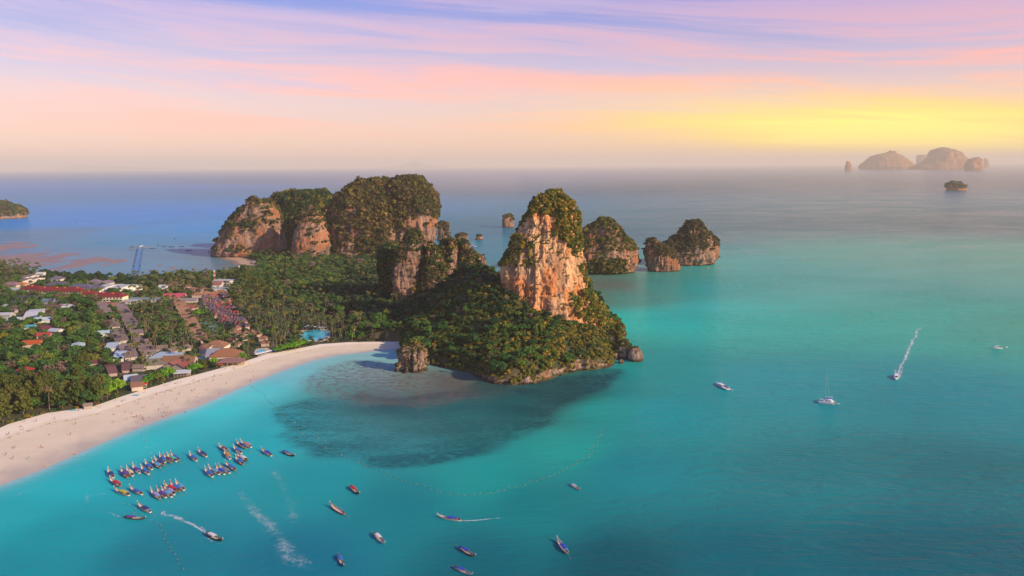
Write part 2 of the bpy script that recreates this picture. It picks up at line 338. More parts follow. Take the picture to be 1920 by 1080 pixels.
# ------------------------------------------------------------------ plants
def leafball(mb, c, r, n, size, rng, squash=.8, up=.25, aspect=1.7, m=0):
    """n leaf-sized faces spread over a lumpy clump"""
    for _ in range(n):
        d = rng.normal(size=3); d /= np.linalg.norm(d)
        if d[2] < -.45: d[2] = -d[2]
        p = np.array(c) + d*r*np.array([1, 1, squash])*rng.uniform(.72, 1.08)
        nn = d + rng.normal(size=3)*.55 + np.array([0, 0, up]); nn /= np.linalg.norm(nn)
        a = np.cross(nn, rng.normal(size=3)); a /= np.linalg.norm(a); b = np.cross(nn, a); s = size*rng.uniform(.6, 1.3)
        mb.add([p-a*s*aspect/2, p-b*s*.5-nn*s*.12, p+a*s*aspect/2, p+b*s*.5-nn*s*.12], [(0, 1, 2, 3)], m)
def core(mb, c, r, rng, squash=.8, m=0):
    vs = []; fs = []; n, k = 7, 4
    for i in range(1, k):
        ph = math.pi*i/k
        for j in range(n):
            q = r*rng.uniform(.8, 1.05); vs.append((c[0]+q*math.sin(ph)*math.cos(j*2*math.pi/n), c[1]+q*math.sin(ph)*math.sin(j*2*math.pi/n), c[2]+q*squash*math.cos(ph)))
    vs += [(c[0], c[1], c[2]+r*squash), (c[0], c[1], c[2]-r*squash)]
    for i in range(k-2): fs += [(i*n+j, (i+1)*n+j, (i+1)*n+(j+1) % n, i*n+(j+1) % n) for j in range(n)]
    fs += [(len(vs)-2, j, (j+1) % n) for j in range(n)] + [(len(vs)-1, (k-2)*n+(j+1) % n, (k-2)*n+j) for j in range(n)]
    mb.add(vs, fs, m)
def broad_crown(seed, m, R_c=5., H=10., lobes=12, leaf=1.0, per=55, flat=.75):
    rng = np.random.default_rng(seed); mb = MB()
    for i in range(lobes):
        an = i*2.399+rng.uniform(-.4, .4); rr = R_c*.78*math.sqrt((i+.3)/lobes); zz = H - R_c*flat*.55*(rr/R_c)**2*1.6 + rng.uniform(-1., 1.)*R_c*.18 - R_c*.30
        c = (rr*math.cos(an), rr*math.sin(an), zz); r = R_c*rng.uniform(.30, .46)
        core(mb, c, r*.78, rng); leafball(mb, c, r, per, leaf, rng)
    return mb.mesh('crown', m)
def tree_trunk(seed, H, r0, m, lean=.08, limbs=4):
    rng = np.random.default_rng(seed); mb = MB(); a = rng.uniform(0, 6.28)
    pts = [(math.cos(a)*lean*H*q**2, math.sin(a)*lean*H*q**2, H*q) for q in np.linspace(0, 1, 5)]
    mb.tube(pts, np.linspace(r0, r0*.45, 5), 6)
    for k in range(limbs):
        b = a+k*6.28/limbs+.5; p0 = np.array(pts[3]); mb.tube([p0, p0+np.array([math.cos(b)*H*.18, math.sin(b)*H*.18, H*.16]), p0+np.array([math.cos(b)*H*.30, math.sin(b)*H*.30, H*.36])], [r0*.4, r0*.3, r0*.12], 5)
    return mb.mesh('trunk', m)
def palm_crown(seed, m, H, lean, L=3.6, n=17):
    rng = np.random.default_rng(seed); mb = MB(); tx, ty = lean
    for i in range(n):
        an = i*2.399; e0 = rng.uniform(.15, 1.15) if i > 3 else rng.uniform(1.0, 1.4); L_ = L*rng.uniform(.8, 1.12); p = np.array([tx, ty, H]); u = np.array([math.cos(an), math.sin(an), 0]); sd_ = np.array([-math.sin(an), math.cos(an), 0]); vs = []; seg = 5
        for k in range(seg+1):
            q = k/seg; wd = L_*.17*(math.sin(math.pi*min(1, q*.86+.12))**.7)
            e = e0-2.0*q; up = np.array([0, 0, 1.])
            vs += [p-sd_*wd-up*wd*.5, p, p+sd_*wd-up*wd*.5]; p = p+(u*math.cos(e)+up*math.sin(e))*L_/seg
        mb.add(vs, [f for k in range(seg) for f in ((k*3, k*3+1, k*3+4, k*3+3), (k*3+1, k*3+2, k*3+5, k*3+4))])
    return mb.mesh('crown', m)
def palm_trunk(H, lean, m):
    mb = MB(); pts = [(lean[0]*q**2, lean[1]*q**2, H*q) for q in np.linspace(0, 1, 6)]; mb.tube(pts, [.30, .22, .19, .17, .16, .20], 6); return mb.mesh('trunk', m)
def casu_crown(seed, m, H=15., R_c=4.5, n=46):
    rng = np.random.default_rng(seed); mb = MB()
    for i in range(n):
        q = (i+.5)/n; z = H*(.20+.78*q); rr = R_c*(1-.72*q**1.6)*rng.uniform(.35, 1.05); an = i*2.399+rng.uniform(-.3, .3); r = R_c*rng.uniform(.20, .33)*(1-.35*q)
        c = (rr*math.cos(an), rr*math.sin(an), z)
        core(mb, c, r*.6, rng, 1.); leafball(mb, c, r, 30, .62, rng, 1.15, .35, 2.6)
    return mb.mesh('crown', m)
def dry_crown(seed, m, H=10., R_c=4.2):
    rng = np.random.default_rng(seed); mb = MB()
    for i in range(34):
        an = i*2.399; rr = R_c*math.sqrt(rng.uniform(.05, 1)); z = H*rng.uniform(.62, 1.); leafball(mb, (rr*math.cos(an), rr*math.sin(an), z), R_c*.24, 12, .55, rng, .9, .2, 3.)
        mb.tube([(0, 0, H*.4), (rr*.6*math.cos(an), rr*.6*math.sin(an), H*.4+(z-H*.4)*.6), (rr*math.cos(an), rr*math.sin(an), z)], [.14, .09, .03], 4)
    return mb.mesh('crown', m)
def shrub_mesh(seed, m, n=3, per=26, leaf=.42):
    rng = np.random.default_rng(seed); mb = MB()
    for i in range(n):
        c = (rng.uniform(-.5, .5), rng.uniform(-.5, .5), rng.uniform(.1, .5)); r = rng.uniform(.45, .68); core(mb, c, r*.75, rng, .9); leafball(mb, c, r, per, leaf, rng, .9)
    return mb.mesh('shrub', m)
# ------------------------------------------------------------------ shorelines (read off at their ground points)
WATER_PX = [(-420, 1075), (-300, 1020), (-150, 965), (0, 912), (60, 890), (120, 864), (200, 828), (270, 800), (330, 778), (380, 760), (430, 737), (480, 715), (540, 692), (590, 675), (640, 665), (700, 659), (752, 655)]
TREE_PX = [(-420, 930), (-300, 890), (-150, 845), (0, 802), (15, 795), (89, 774), (133, 768), (176, 761), (194, 755), (231, 742), (270, 730), (330, 712), (380, 699), (440, 683), (500, 664), (560, 653), (600, 645), (660, 641), (752, 640)]
WATER = [P(*q)[:2] for q in WATER_PX]; TREE = [P(*q, 1.8)[:2] for q in TREE_PX]
HEAD_PX = [(752, 648), (770, 676), (800, 683), (830, 688), (860, 695), (885, 700), (905, 712), (930, 719), (960, 722), (1000, 719), (1030, 712), (1050, 704), (1080, 697), (1110, 694), (1140, 689), (1152, 678), (1164, 662), (1170, 648), (1150, 612), (1120, 565), (1095, 535)]
HEAD = [P(*q)[:2] for q in HEAD_PX]
BACK = [(70., 960.), (-10, 1080), (-60, 1240), (-120, 1400), (-150, 1620), (-320, 1720), (-560, 1760)]
LANDBACK_PX = [(400, 474), (440, 477), (492, 493), (470, 508), (440, 512), (400, 519), (340, 522), (280, 524), (200, 524), (120, 520), (70, 512), (0, 496), (-150, 480), (-420, 470)]
LAND = [tuple(q) for q in TREE] + [tuple(q) for q in HEAD] + BACK + [tuple(P(*q)[:2]) for q in LANDBACK_PX]
REEF_PX = [(500, 765), (520, 815), (560, 838), (600, 855), (690, 880), (750, 885), (830, 868), (930, 848), (985, 828), (1040, 790), (1090, 758), (1150, 722), (1172, 690), (1110, 690), (1050, 700), (960, 716), (900, 712), (850, 735), (760, 745), (680, 735), (590, 745)]
REEF = [P(*q)[:2] for q in REEF_PX]
# ------------------------------------------------------------------ sea
def geo_axis(a, b, step, far, g=1.18):
    core_ = list(np.arange(a, b+step/2, step)); lo, hi, s = [], [], step
    while (hi[-1] if hi else b) < far: s *= g; hi.append((hi[-1] if hi else b)+s)
    s = step
    while (lo[-1] if lo else a) > -far: s *= g; lo.append((lo[-1] if lo else a)-s)
    return np.array(lo[::-1]+core_+hi)
xs = geo_axis(-440, 340, 4.0, 75000); ys = geo_axis(250, 830, 4.0, 75000)
XX, YY = np.meshgrid(xs, ys, indexing='xy'); n, mm = XX.shape
# what the water and its bed look like from above, by place (px, py, linear colour)
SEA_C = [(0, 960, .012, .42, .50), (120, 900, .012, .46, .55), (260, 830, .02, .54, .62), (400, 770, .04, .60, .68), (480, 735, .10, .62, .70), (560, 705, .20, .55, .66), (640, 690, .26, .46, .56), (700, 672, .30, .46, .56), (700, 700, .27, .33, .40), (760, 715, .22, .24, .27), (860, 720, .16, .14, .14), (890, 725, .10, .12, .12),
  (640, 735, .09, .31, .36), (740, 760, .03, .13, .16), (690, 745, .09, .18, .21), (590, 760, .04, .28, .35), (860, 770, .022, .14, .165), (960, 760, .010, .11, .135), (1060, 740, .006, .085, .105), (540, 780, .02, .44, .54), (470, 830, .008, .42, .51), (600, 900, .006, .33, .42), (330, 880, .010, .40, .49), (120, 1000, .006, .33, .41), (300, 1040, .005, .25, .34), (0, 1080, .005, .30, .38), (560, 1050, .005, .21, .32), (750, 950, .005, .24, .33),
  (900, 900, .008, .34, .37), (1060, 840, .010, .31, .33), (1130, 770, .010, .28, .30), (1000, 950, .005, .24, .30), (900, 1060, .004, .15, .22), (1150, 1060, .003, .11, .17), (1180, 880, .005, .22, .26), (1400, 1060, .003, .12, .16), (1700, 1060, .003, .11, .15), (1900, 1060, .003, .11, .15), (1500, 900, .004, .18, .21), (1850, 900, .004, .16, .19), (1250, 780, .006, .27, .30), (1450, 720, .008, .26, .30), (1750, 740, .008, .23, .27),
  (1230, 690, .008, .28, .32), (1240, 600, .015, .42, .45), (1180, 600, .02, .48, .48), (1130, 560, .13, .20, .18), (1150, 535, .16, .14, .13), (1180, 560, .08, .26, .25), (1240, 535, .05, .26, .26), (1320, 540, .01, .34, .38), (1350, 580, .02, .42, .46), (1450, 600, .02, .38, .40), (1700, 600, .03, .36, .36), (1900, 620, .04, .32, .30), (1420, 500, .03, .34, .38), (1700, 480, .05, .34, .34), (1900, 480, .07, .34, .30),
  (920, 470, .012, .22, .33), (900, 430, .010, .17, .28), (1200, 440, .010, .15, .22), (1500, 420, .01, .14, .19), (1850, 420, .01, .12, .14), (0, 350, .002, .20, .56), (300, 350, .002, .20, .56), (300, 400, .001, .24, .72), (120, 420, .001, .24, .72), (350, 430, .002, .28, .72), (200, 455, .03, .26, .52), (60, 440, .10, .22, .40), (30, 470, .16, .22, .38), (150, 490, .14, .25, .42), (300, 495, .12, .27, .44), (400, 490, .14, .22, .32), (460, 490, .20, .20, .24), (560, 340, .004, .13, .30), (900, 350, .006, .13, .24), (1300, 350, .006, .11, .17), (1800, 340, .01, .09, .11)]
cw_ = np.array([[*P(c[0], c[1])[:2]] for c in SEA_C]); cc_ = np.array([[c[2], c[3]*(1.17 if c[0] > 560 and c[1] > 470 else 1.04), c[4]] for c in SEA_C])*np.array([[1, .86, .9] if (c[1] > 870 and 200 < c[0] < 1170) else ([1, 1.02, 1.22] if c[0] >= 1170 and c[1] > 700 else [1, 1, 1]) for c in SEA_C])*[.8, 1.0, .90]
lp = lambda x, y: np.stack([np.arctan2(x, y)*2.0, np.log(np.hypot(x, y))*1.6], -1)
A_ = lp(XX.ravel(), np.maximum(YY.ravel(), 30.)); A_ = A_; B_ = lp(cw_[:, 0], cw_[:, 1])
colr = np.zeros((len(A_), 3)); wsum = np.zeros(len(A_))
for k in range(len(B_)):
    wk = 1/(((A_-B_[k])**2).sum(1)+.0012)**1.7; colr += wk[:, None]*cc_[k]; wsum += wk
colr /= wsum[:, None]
nearm = (XX.ravel() > -700) & (XX.ravel() < 500) & (YY.ravel() > 200) & (YY.ravel() < 1400)
xx, yy = XX.ravel()[nearm], YY.ravel()[nearm]
dw = dpoly(xx, yy, WATER, False)
colr[nearm] += (np.array([.40, .56, .58])-colr[nearm])*(.8*np.exp(-dw/5.))[:, None]
q = np.stack([xx, yy, np.zeros_like(xx)], -1)
dr = dpoly(xx, yy, REEF)*np.where(inpoly(xx, yy, REEF), 1, -1)
reef = np.zeros(len(A_)); edge = sstep(dr + 14*fbm(q/30, 4, 5), -2, 9)
# darker weed towards the outer rim and the headland's foot
rim = np.exp(-np.maximum(dr, 0)/34.)
hd_ = dpoly(xx, yy, HEAD, False); reef[nearm] = edge*np.clip(.34+.66*rim+.5*np.exp(-hd_/30.)*(xx > 0), 0, 1)
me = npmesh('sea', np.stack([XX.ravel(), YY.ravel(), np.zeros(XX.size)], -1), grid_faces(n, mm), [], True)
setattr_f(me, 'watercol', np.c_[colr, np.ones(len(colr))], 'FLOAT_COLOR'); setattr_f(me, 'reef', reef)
RF2 = [P(*q)[:2] for q in [(556, 716), (600, 688), (660, 672), (720, 672), (755, 690), (800, 690), (890, 706), (900, 745), (800, 770), (700, 765), (620, 752), (560, 738)]]
flat2 = np.zeros(len(A_)); d2 = dpoly(xx, yy, RF2)*np.where(inpoly(xx, yy, RF2), 1, -1); flat2[nearm] = sstep(d2+10*fbm(q/18, 4, 9), -4, 16); setattr_f(me, 'flat', flat2); azv = np.arctan2(XX.ravel(), np.maximum(YY.ravel(), 1)); rr_ = np.hypot(XX, YY).ravel(); setattr_f(me, 'calm', np.maximum(sstep(azv, -.12, .48)*sstep(np.log(rr_), math.log(650), math.log(2300)), .85*sstep(np.log(rr_), math.log(2600), math.log(11000))*(.15+.85*sstep(azv, -.42, .05))))  # reflection strength painted by bearing and distance, giving the far water its sheen
m, t, b = mat('sea_water'); me.materials.append(m); geo = t.new('ShaderNodeNewGeometry'); p = geo.outputs['Position']
wc = t.attr('watercol').outputs['Color']; rf = t.attr('reef').outputs['Fac']
pn = t.noise(t.mapv(p, (.20, .38, .1)), 1., 8, .78); pn2 = t.noise(t.mapv(p, (.020, .045, .1)), 1., 4, .6)
pat = t.mr(t.math('ADD', pn, t.math('MULTIPLY', t.math('SUBTRACT', pn2, .5), .6)), .38, .60)
dark = t.math('MULTIPLY', rf, t.math('ADD', .35, t.math('MULTIPLY', pat, .62)), clamp=True)
c = t.mix(dark, wc, (.003, .056, .072))
spk = t.mr(t.noise(t.mapv(p, (.16, .22, .1), (5, 2, 0)), 1., 7, .78), .47, .60); c = t.mix(t.math('MULTIPLY', t.attr('flat').outputs['Fac'], t.math('ADD', .30, t.math('MULTIPLY', spk, .60)), clamp=True), c, (.135, .098, .082))
lg = t.noise(t.mapv(p, (.006, .014, .01)), 1., 4, .55); hs = t.new('ShaderNodeHueSaturation'); t.set(hs, 'Color', c); t.set(hs, 'Value', t.math('ADD', .82, t.math('MULTIPLY', lg, .36)))
t.set(b, 'Base Color', hs.outputs[0]); t.set(b, 'Roughness', 1.); t.set(b, 'Specular IOR Level', 0.)
gl = t.new('ShaderNodeBsdfGlossy'); t.set(gl, 'Roughness', .16); fr = t.new('ShaderNodeFresnel'); t.set(fr, 'IOR', 1.33)
mxw = t.new('ShaderNodeMixShader'); t.set(mxw, 0, t.math('MINIMUM', t.math('MULTIPLY', fr.outputs[0], t.math('ADD', .34, t.math('MULTIPLY', t.attr('calm').outputs['Fac'], .52))), t.math('ADD', .20, t.math('MULTIPLY', t.attr('calm').outputs['Fac'], .42)))); t.l.new(b.outputs[0], mxw.inputs[1]); t.l.new(gl.outputs[0], mxw.inputs[2]); t.l.new(mxw.outputs[0], t.n['Material Output'].inputs['Surface'])
# wind ripples: finer and calmer inside the bay
sp = t.new('ShaderNodeSeparateXYZ'); t.set(sp, 0, p)
openw = t.mr(t.math('ADD', sp.outputs[0], t.math('MULTIPLY', t.noise(t.mapv(p, (.004,)*3), 1., 3), 160)), -20, 260)
r1 = t.noise(t.mapv(p, (.055, .17, .1), rot=(0, 0, R(9))), 1., 5, .62, dist=.7); r2 = t.noise(t.mapv(p, (.16, .42, .1), (3, 1, 0), rot=(0, 0, R(-14))), 1., 5, .65)
wv = t.new('ShaderNodeTexWave', wave_type='BANDS', bands_direction='Y'); t.set(wv, 'Vector', t.mapv(p, (.0105, .036, 1), rot=(0, 0, R(-6)))); t.set(wv, 'Scale', 1.); t.set(wv, 'Distortion', 5.5); t.set(wv, 'Detail', 4.); t.set(wv, 'Detail Scale', 1.6)
hgt = t.math('ADD', t.math('MULTIPLY', r1, 1.0), t.math('MULTIPLY', r2, .42)); hgt = t.math('ADD', hgt, t.math('MULTIPLY', wv.outputs['Fac'], t.math('MULTIPLY', openw, .07)))
r3 = t.noise(t.mapv(p, (.034, .075, .1), (9, 4, 0), rot=(0, 0, R(24))), 1., 4, .6, dist=.5); hgt = t.math('ADD', hgt, t.math('MULTIPLY', r3, t.math('MULTIPLY', openw, .9)))
patch = t.mr(t.noise(t.mapv(p, (.0035, .007, .01), (1, 6, 0)), 1., 4, .6, dist=.8), .32, .66)
bp = t.new('ShaderNodeBump'); t.set(bp, 'Strength', t.math('MULTIPLY', t.math('ADD', .46, t.math('MULTIPLY', openw, .80)), t.math('ADD', .45, t.math('MULTIPLY', patch, .85)))); t.set(bp, 'Distance', 1.1); t.set(bp, 'Height', hgt); t.l.new(bp.outputs[0], b.inputs['Normal']); t.l.new(bp.outputs[0], gl.inputs['Normal']); t.l.new(bp.outputs[0], fr.inputs['Normal'])
sea = link('sea', me); tag(sea, 'turquoise bay water shading to blue and grey towards the horizon', kind='structure')
# ------------------------------------------------------------------ beach, land, tidal flat
Wr, Tr = resample(WATER, 260), resample(TREE, 260); rows_ = 15; V = []
prof = np.interp(np.linspace(-.06, 1.14, rows_), [-.06, 0, .12, .70, .80, 1.0, 1.14], [-.35, 0, .22, .85, 1.35, 1.72, 1.72])
for i, q in enumerate(np.linspace(-.06, 1.14, rows_)):
    xy = Wr*(1-q)+Tr*q; nz = fbm(np.c_[xy/9, np.zeros(len(xy))], 3, 3)*(.14 if q > .05 else .05); V.append(np.c_[xy, prof[i]+nz])
m, t, b = mat('beach_sand'); geo = t.new('ShaderNodeNewGeometry'); p = geo.outputs['Position']; sp = t.new('ShaderNodeSeparateXYZ'); t.set(sp, 0, p)
wet = t.mr(t.math('ADD', sp.outputs[2], t.math('MULTIPLY', t.noise(t.mapv(p, (.05, .05, 0)), 1., 4), .40)), .72, .16)
c = t.mix(t.noise(t.mapv(p, (.03, .06, .1)), 1., 6, .6), (.67, .55, .39), (.82, .70, .51)); c = t.mix(t.math('MULTIPLY', t.mr(t.noise(t.mapv(p, (.5, .5, .5)), 1., 6, .75), .58, .72), .35), c, (.42, .30, .22))
c = t.mix(t.mr(sp.outputs[2], 1.15, 1.45), c, (.86, .76, .61)); c = t.mix(t.math('MULTIPLY', wet, .8), c, (.42, .35, .29))
wr_ = t.math('MULTIPLY', t.math('MULTIPLY', t.mr(sp.outputs[2], .98, 1.06), t.mr(sp.outputs[2], 1.2, 1.1)), t.mr(t.noise(t.mapv(p, (.35,)*3), 1., 5, .7), .52, .60)); c = t.mix(t.math('MULTIPLY', wr_, .7), c, (.16, .11, .08))
t.set(b, 'Base Color', c); t.set(b, 'Roughness', t.math('SUBTRACT', .9, t.math('MULTIPLY', wet, .55)))
bp = t.new('ShaderNodeBump'); t.set(bp, 'Distance', .25); t.set(bp, 'Strength', .6); t.set(bp, 'Height', t.noise(t.mapv(p, (.8,)*3), 1., 5, .7)); t.l.new(bp.outputs[0], b.inputs['Normal'])
beach = link('beach', npmesh('beach', np.vstack(V), grid_faces(rows_, 260), m)); tag(beach, 'long curved pale sand beach between the trees and the bay', kind='structure')
m, t, b = mat('forest_floor'); p = t.new('ShaderNodeNewGeometry').outputs['Position']
c = t.ramp(t.noise(t.mapv(p, (.04,)*3), 1., 6, .65), [(.3, (.020, .030, .010)), (.5, (.05, .055, .018)), (.62, (.12, .09, .045)), (.75, (.22, .16, .09))]); t.set(b, 'Base Color', c); t.set(b, 'Roughness', .95)
M_FLOOR = m
from mathutils.geometry import tessellate_polygon
lv = [(x, y, 1.9) for x, y in LAND]; tris = tessellate_polygon([[Vector(v) for v in lv]])
mb = MB(); mb.add(lv, [tuple(q) for q in tris]); bmu = len(lv)
mb.add([(x, y, -2.) for x, y in LAND], []); mb.f += [(i, (i+1) % bmu, bmu+(i+1) % bmu, bmu+i) for i in range(bmu)]; mb.m += [0]*bmu
g = mb.obj('ground', M_FLOOR); tag(g, 'low sandy land of the peninsula under palms and houses', kind='structure')
bm = bmesh.new(); bm.from_mesh(g.data); bmesh.ops.recalc_face_normals(bm, faces=bm.faces); bm.to_mesh(g.data); bm.free()
# tidal flat behind the peninsula: mud swells that stand just clear of the water
fx, fy = np.meshgrid(np.arange(-1250, -360, 5.), np.arange(1170, 1900, 6.), indexing='xy')
FLAT = [P(*q)[:2] for q in [(-200, 425), (0, 432), (60, 452), (150, 472), (230, 484), (290, 488), (350, 500), (430, 505), (480, 500), (470, 515), (350, 528), (200, 530), (60, 522), (0, 505), (-200, 492)]]
SPIT = [P(*q)[:2] for q in [(398, 472), (430, 474), (470, 477), (500, 484), (500, 500), (475, 502), (440, 494), (415, 484)]]
q = np.stack([fx/60, fy/140, 0*fx], -1); inside = np.where(inpoly(fx, fy, FLAT), 1, -1)*dpoly(fx, fy, FLAT)
zf = .16*fbm(q, 6, 14, .66) - .004 + np.minimum(0, inside/60-.4)*.25 - .02*sstep(fx, -760, -560)
ins2 = np.where(inpoly(fx, fy, SPIT), 1, -1)*dpoly(fx, fy, SPIT); zf = np.maximum(zf, np.clip((ins2+9*fbm(q*2, 4, 3))/30, -.5, .5)*.6)
m, t, b = mat('tidal_mud'); p = t.new('ShaderNodeNewGeometry').outputs['Position']; sp = t.new('ShaderNodeSeparateXYZ'); t.set(sp, 0, p)
c = t.mix(t.noise(t.mapv(p, (.05, .02, .1)), 1., 5, .65), (.20, .12, .11), (.36, .24, .20)); c = t.mix(t.mr(sp.outputs[2], .10, .28), c, (.55, .38, .25)); t.set(b, 'Base Color', c); t.set(b, 'Roughness', .55)
tf = link('tidal_flat', npmesh('tidal_flat', np.stack([fx.ravel(), fy.ravel(), zf.ravel()], -1), grid_faces(*fx.shape), m)); tag(tf, 'reddish mud banks bared by the tide behind the peninsula', kind='structure')
# ------------------------------------------------------------------ headland hill
HC = np.array([(40, 775, 62), (42, 700, 26), (-38, 850, 58), (-70, 945, 34), (-72, 740, 17), (-40, 690, 15), (-112, 800, 12), (-135, 890, 6), (-190, 830, 2), (-210, 960, 2), (-220, 1100, 3), (-150, 1080, 10), (5, 645, 13), (-5, 690, 27), (-15, 760, 60), (-4, 735, 50), (14, 712, 38), (-26, 722, 36), (-34, 780, 58), (62, 690, 17), (92, 735, 15), (105, 770, 10), (75, 800, 30), (50, 870, 30), (-60, 1080, 15), (-100, 1250, 6), (-250, 780, 1.5), (-300, 900, 1.5), (-140, 730, 4), (-105, 720, 9)], float)
HPOLY = [tuple(q) for q in HEAD] + [(70., 960.), (-10, 1080), (-60, 1240), (-330, 1240), (-330, 800), (-215, 790), tuple(P(752, 640, 1.8)[:2])]
def land_z(x, y):
    x = np.asarray(x, float); y = np.asarray(y, float); num = 0; den = 0
    for hx, hy, hz in HC: w_ = 1/((x-hx)**2+(y-hy)**2+150.)**1.6; num = num+w_*hz; den = den+w_
    h = num/den; dsh = dpoly(x, y, HEAD, False)
    h = np.minimum(h, 1.2+.70*dsh+4*sstep(dsh, 0, 6)); bd = dpoly(x, y, [(-215, 1240), (-330, 1240), (-330, 800), (-215, 790), (-165, 770)], False)
    h = h*sstep(bd, 0, 60)+1.2*(1-sstep(bd, 0, 60)) + 2.2*fbm(np.stack([x/22, y/22, 0*x], -1), 3, 8)*sstep(h, 3, 14)
    return np.where(inpoly(x, y, HPOLY), np.maximum(h, 1.2), 1.9)
hx, hy = np.meshgrid(np.arange(-335, 140, 4.), np.arange(590, 1245, 5.), indexing='xy'); hz = land_z(hx, hy); ok = inpoly(hx, hy, HPOLY)
hz = np.where(ok, hz, -4.)
fq = grid_faces(*hx.shape); okf = ok.ravel()[fq].any(1)
hill = link('headland_hill', npmesh('headland_hill', np.stack([hx.ravel(), hy.ravel(), hz.ravel()], -1), fq[okf], M_FLOOR)); tag(hill, 'steep wooded slope at the foot of the tall limestone tower', kind='structure')
# sea cliff skirting the headland
sp_ = resample(HEAD[1:19], 420); tg = np.gradient(sp_, axis=0); tg /= np.linalg.norm(tg, axis=1, keepdims=True); outn = np.c_[-tg[:, 1], tg[:, 0]]
cen = np.array([30., 760.]); sg = np.sign(((sp_-cen)*outn).sum(1)).mean(); outn *= np.sign(sg)
hh = 8+9*fbm(np.c_[sp_/20, 0*sp_[:, :1]], 3, 61) + 13*np.exp(-((np.arange(420)-330)/46.)**2); hh *= np.interp(np.arange(420), [0, 60, 130, 400, 419], [.3, .5, 1, 1, .6])
lev = np.linspace(0, 1, 20); V = []
for k, q in enumerate(lev):
    zz = -3+(hh+3)*min(1, q/.72); inw = 2.2*np.interp(q, [0, .15, .3, .72, 1], [.4, 1.1, .1, 1.2, 6.]); base_ = np.c_[sp_-outn*inw, zz - (2.5*max(0, q-.72)/.28)]
    dd = 4.2*ridged(base_/np.array([11, 11, 22]), 4, 77)+2.2*fbm(base_/3.6, 4, 31); base_[:, :2] += outn*dd[:, None]*(1 if q < .9 else .4); V.append(base_)
CLV, CLF = np.vstack(V), grid_faces(20, 420)
cl = link('sea_cliff', npmesh('sea_cliff', CLV, CLF, M_ROCKS)); tag(cl, 'low grey and pink rock cliff skirting the wooded headland at the waterline', 'cliff')
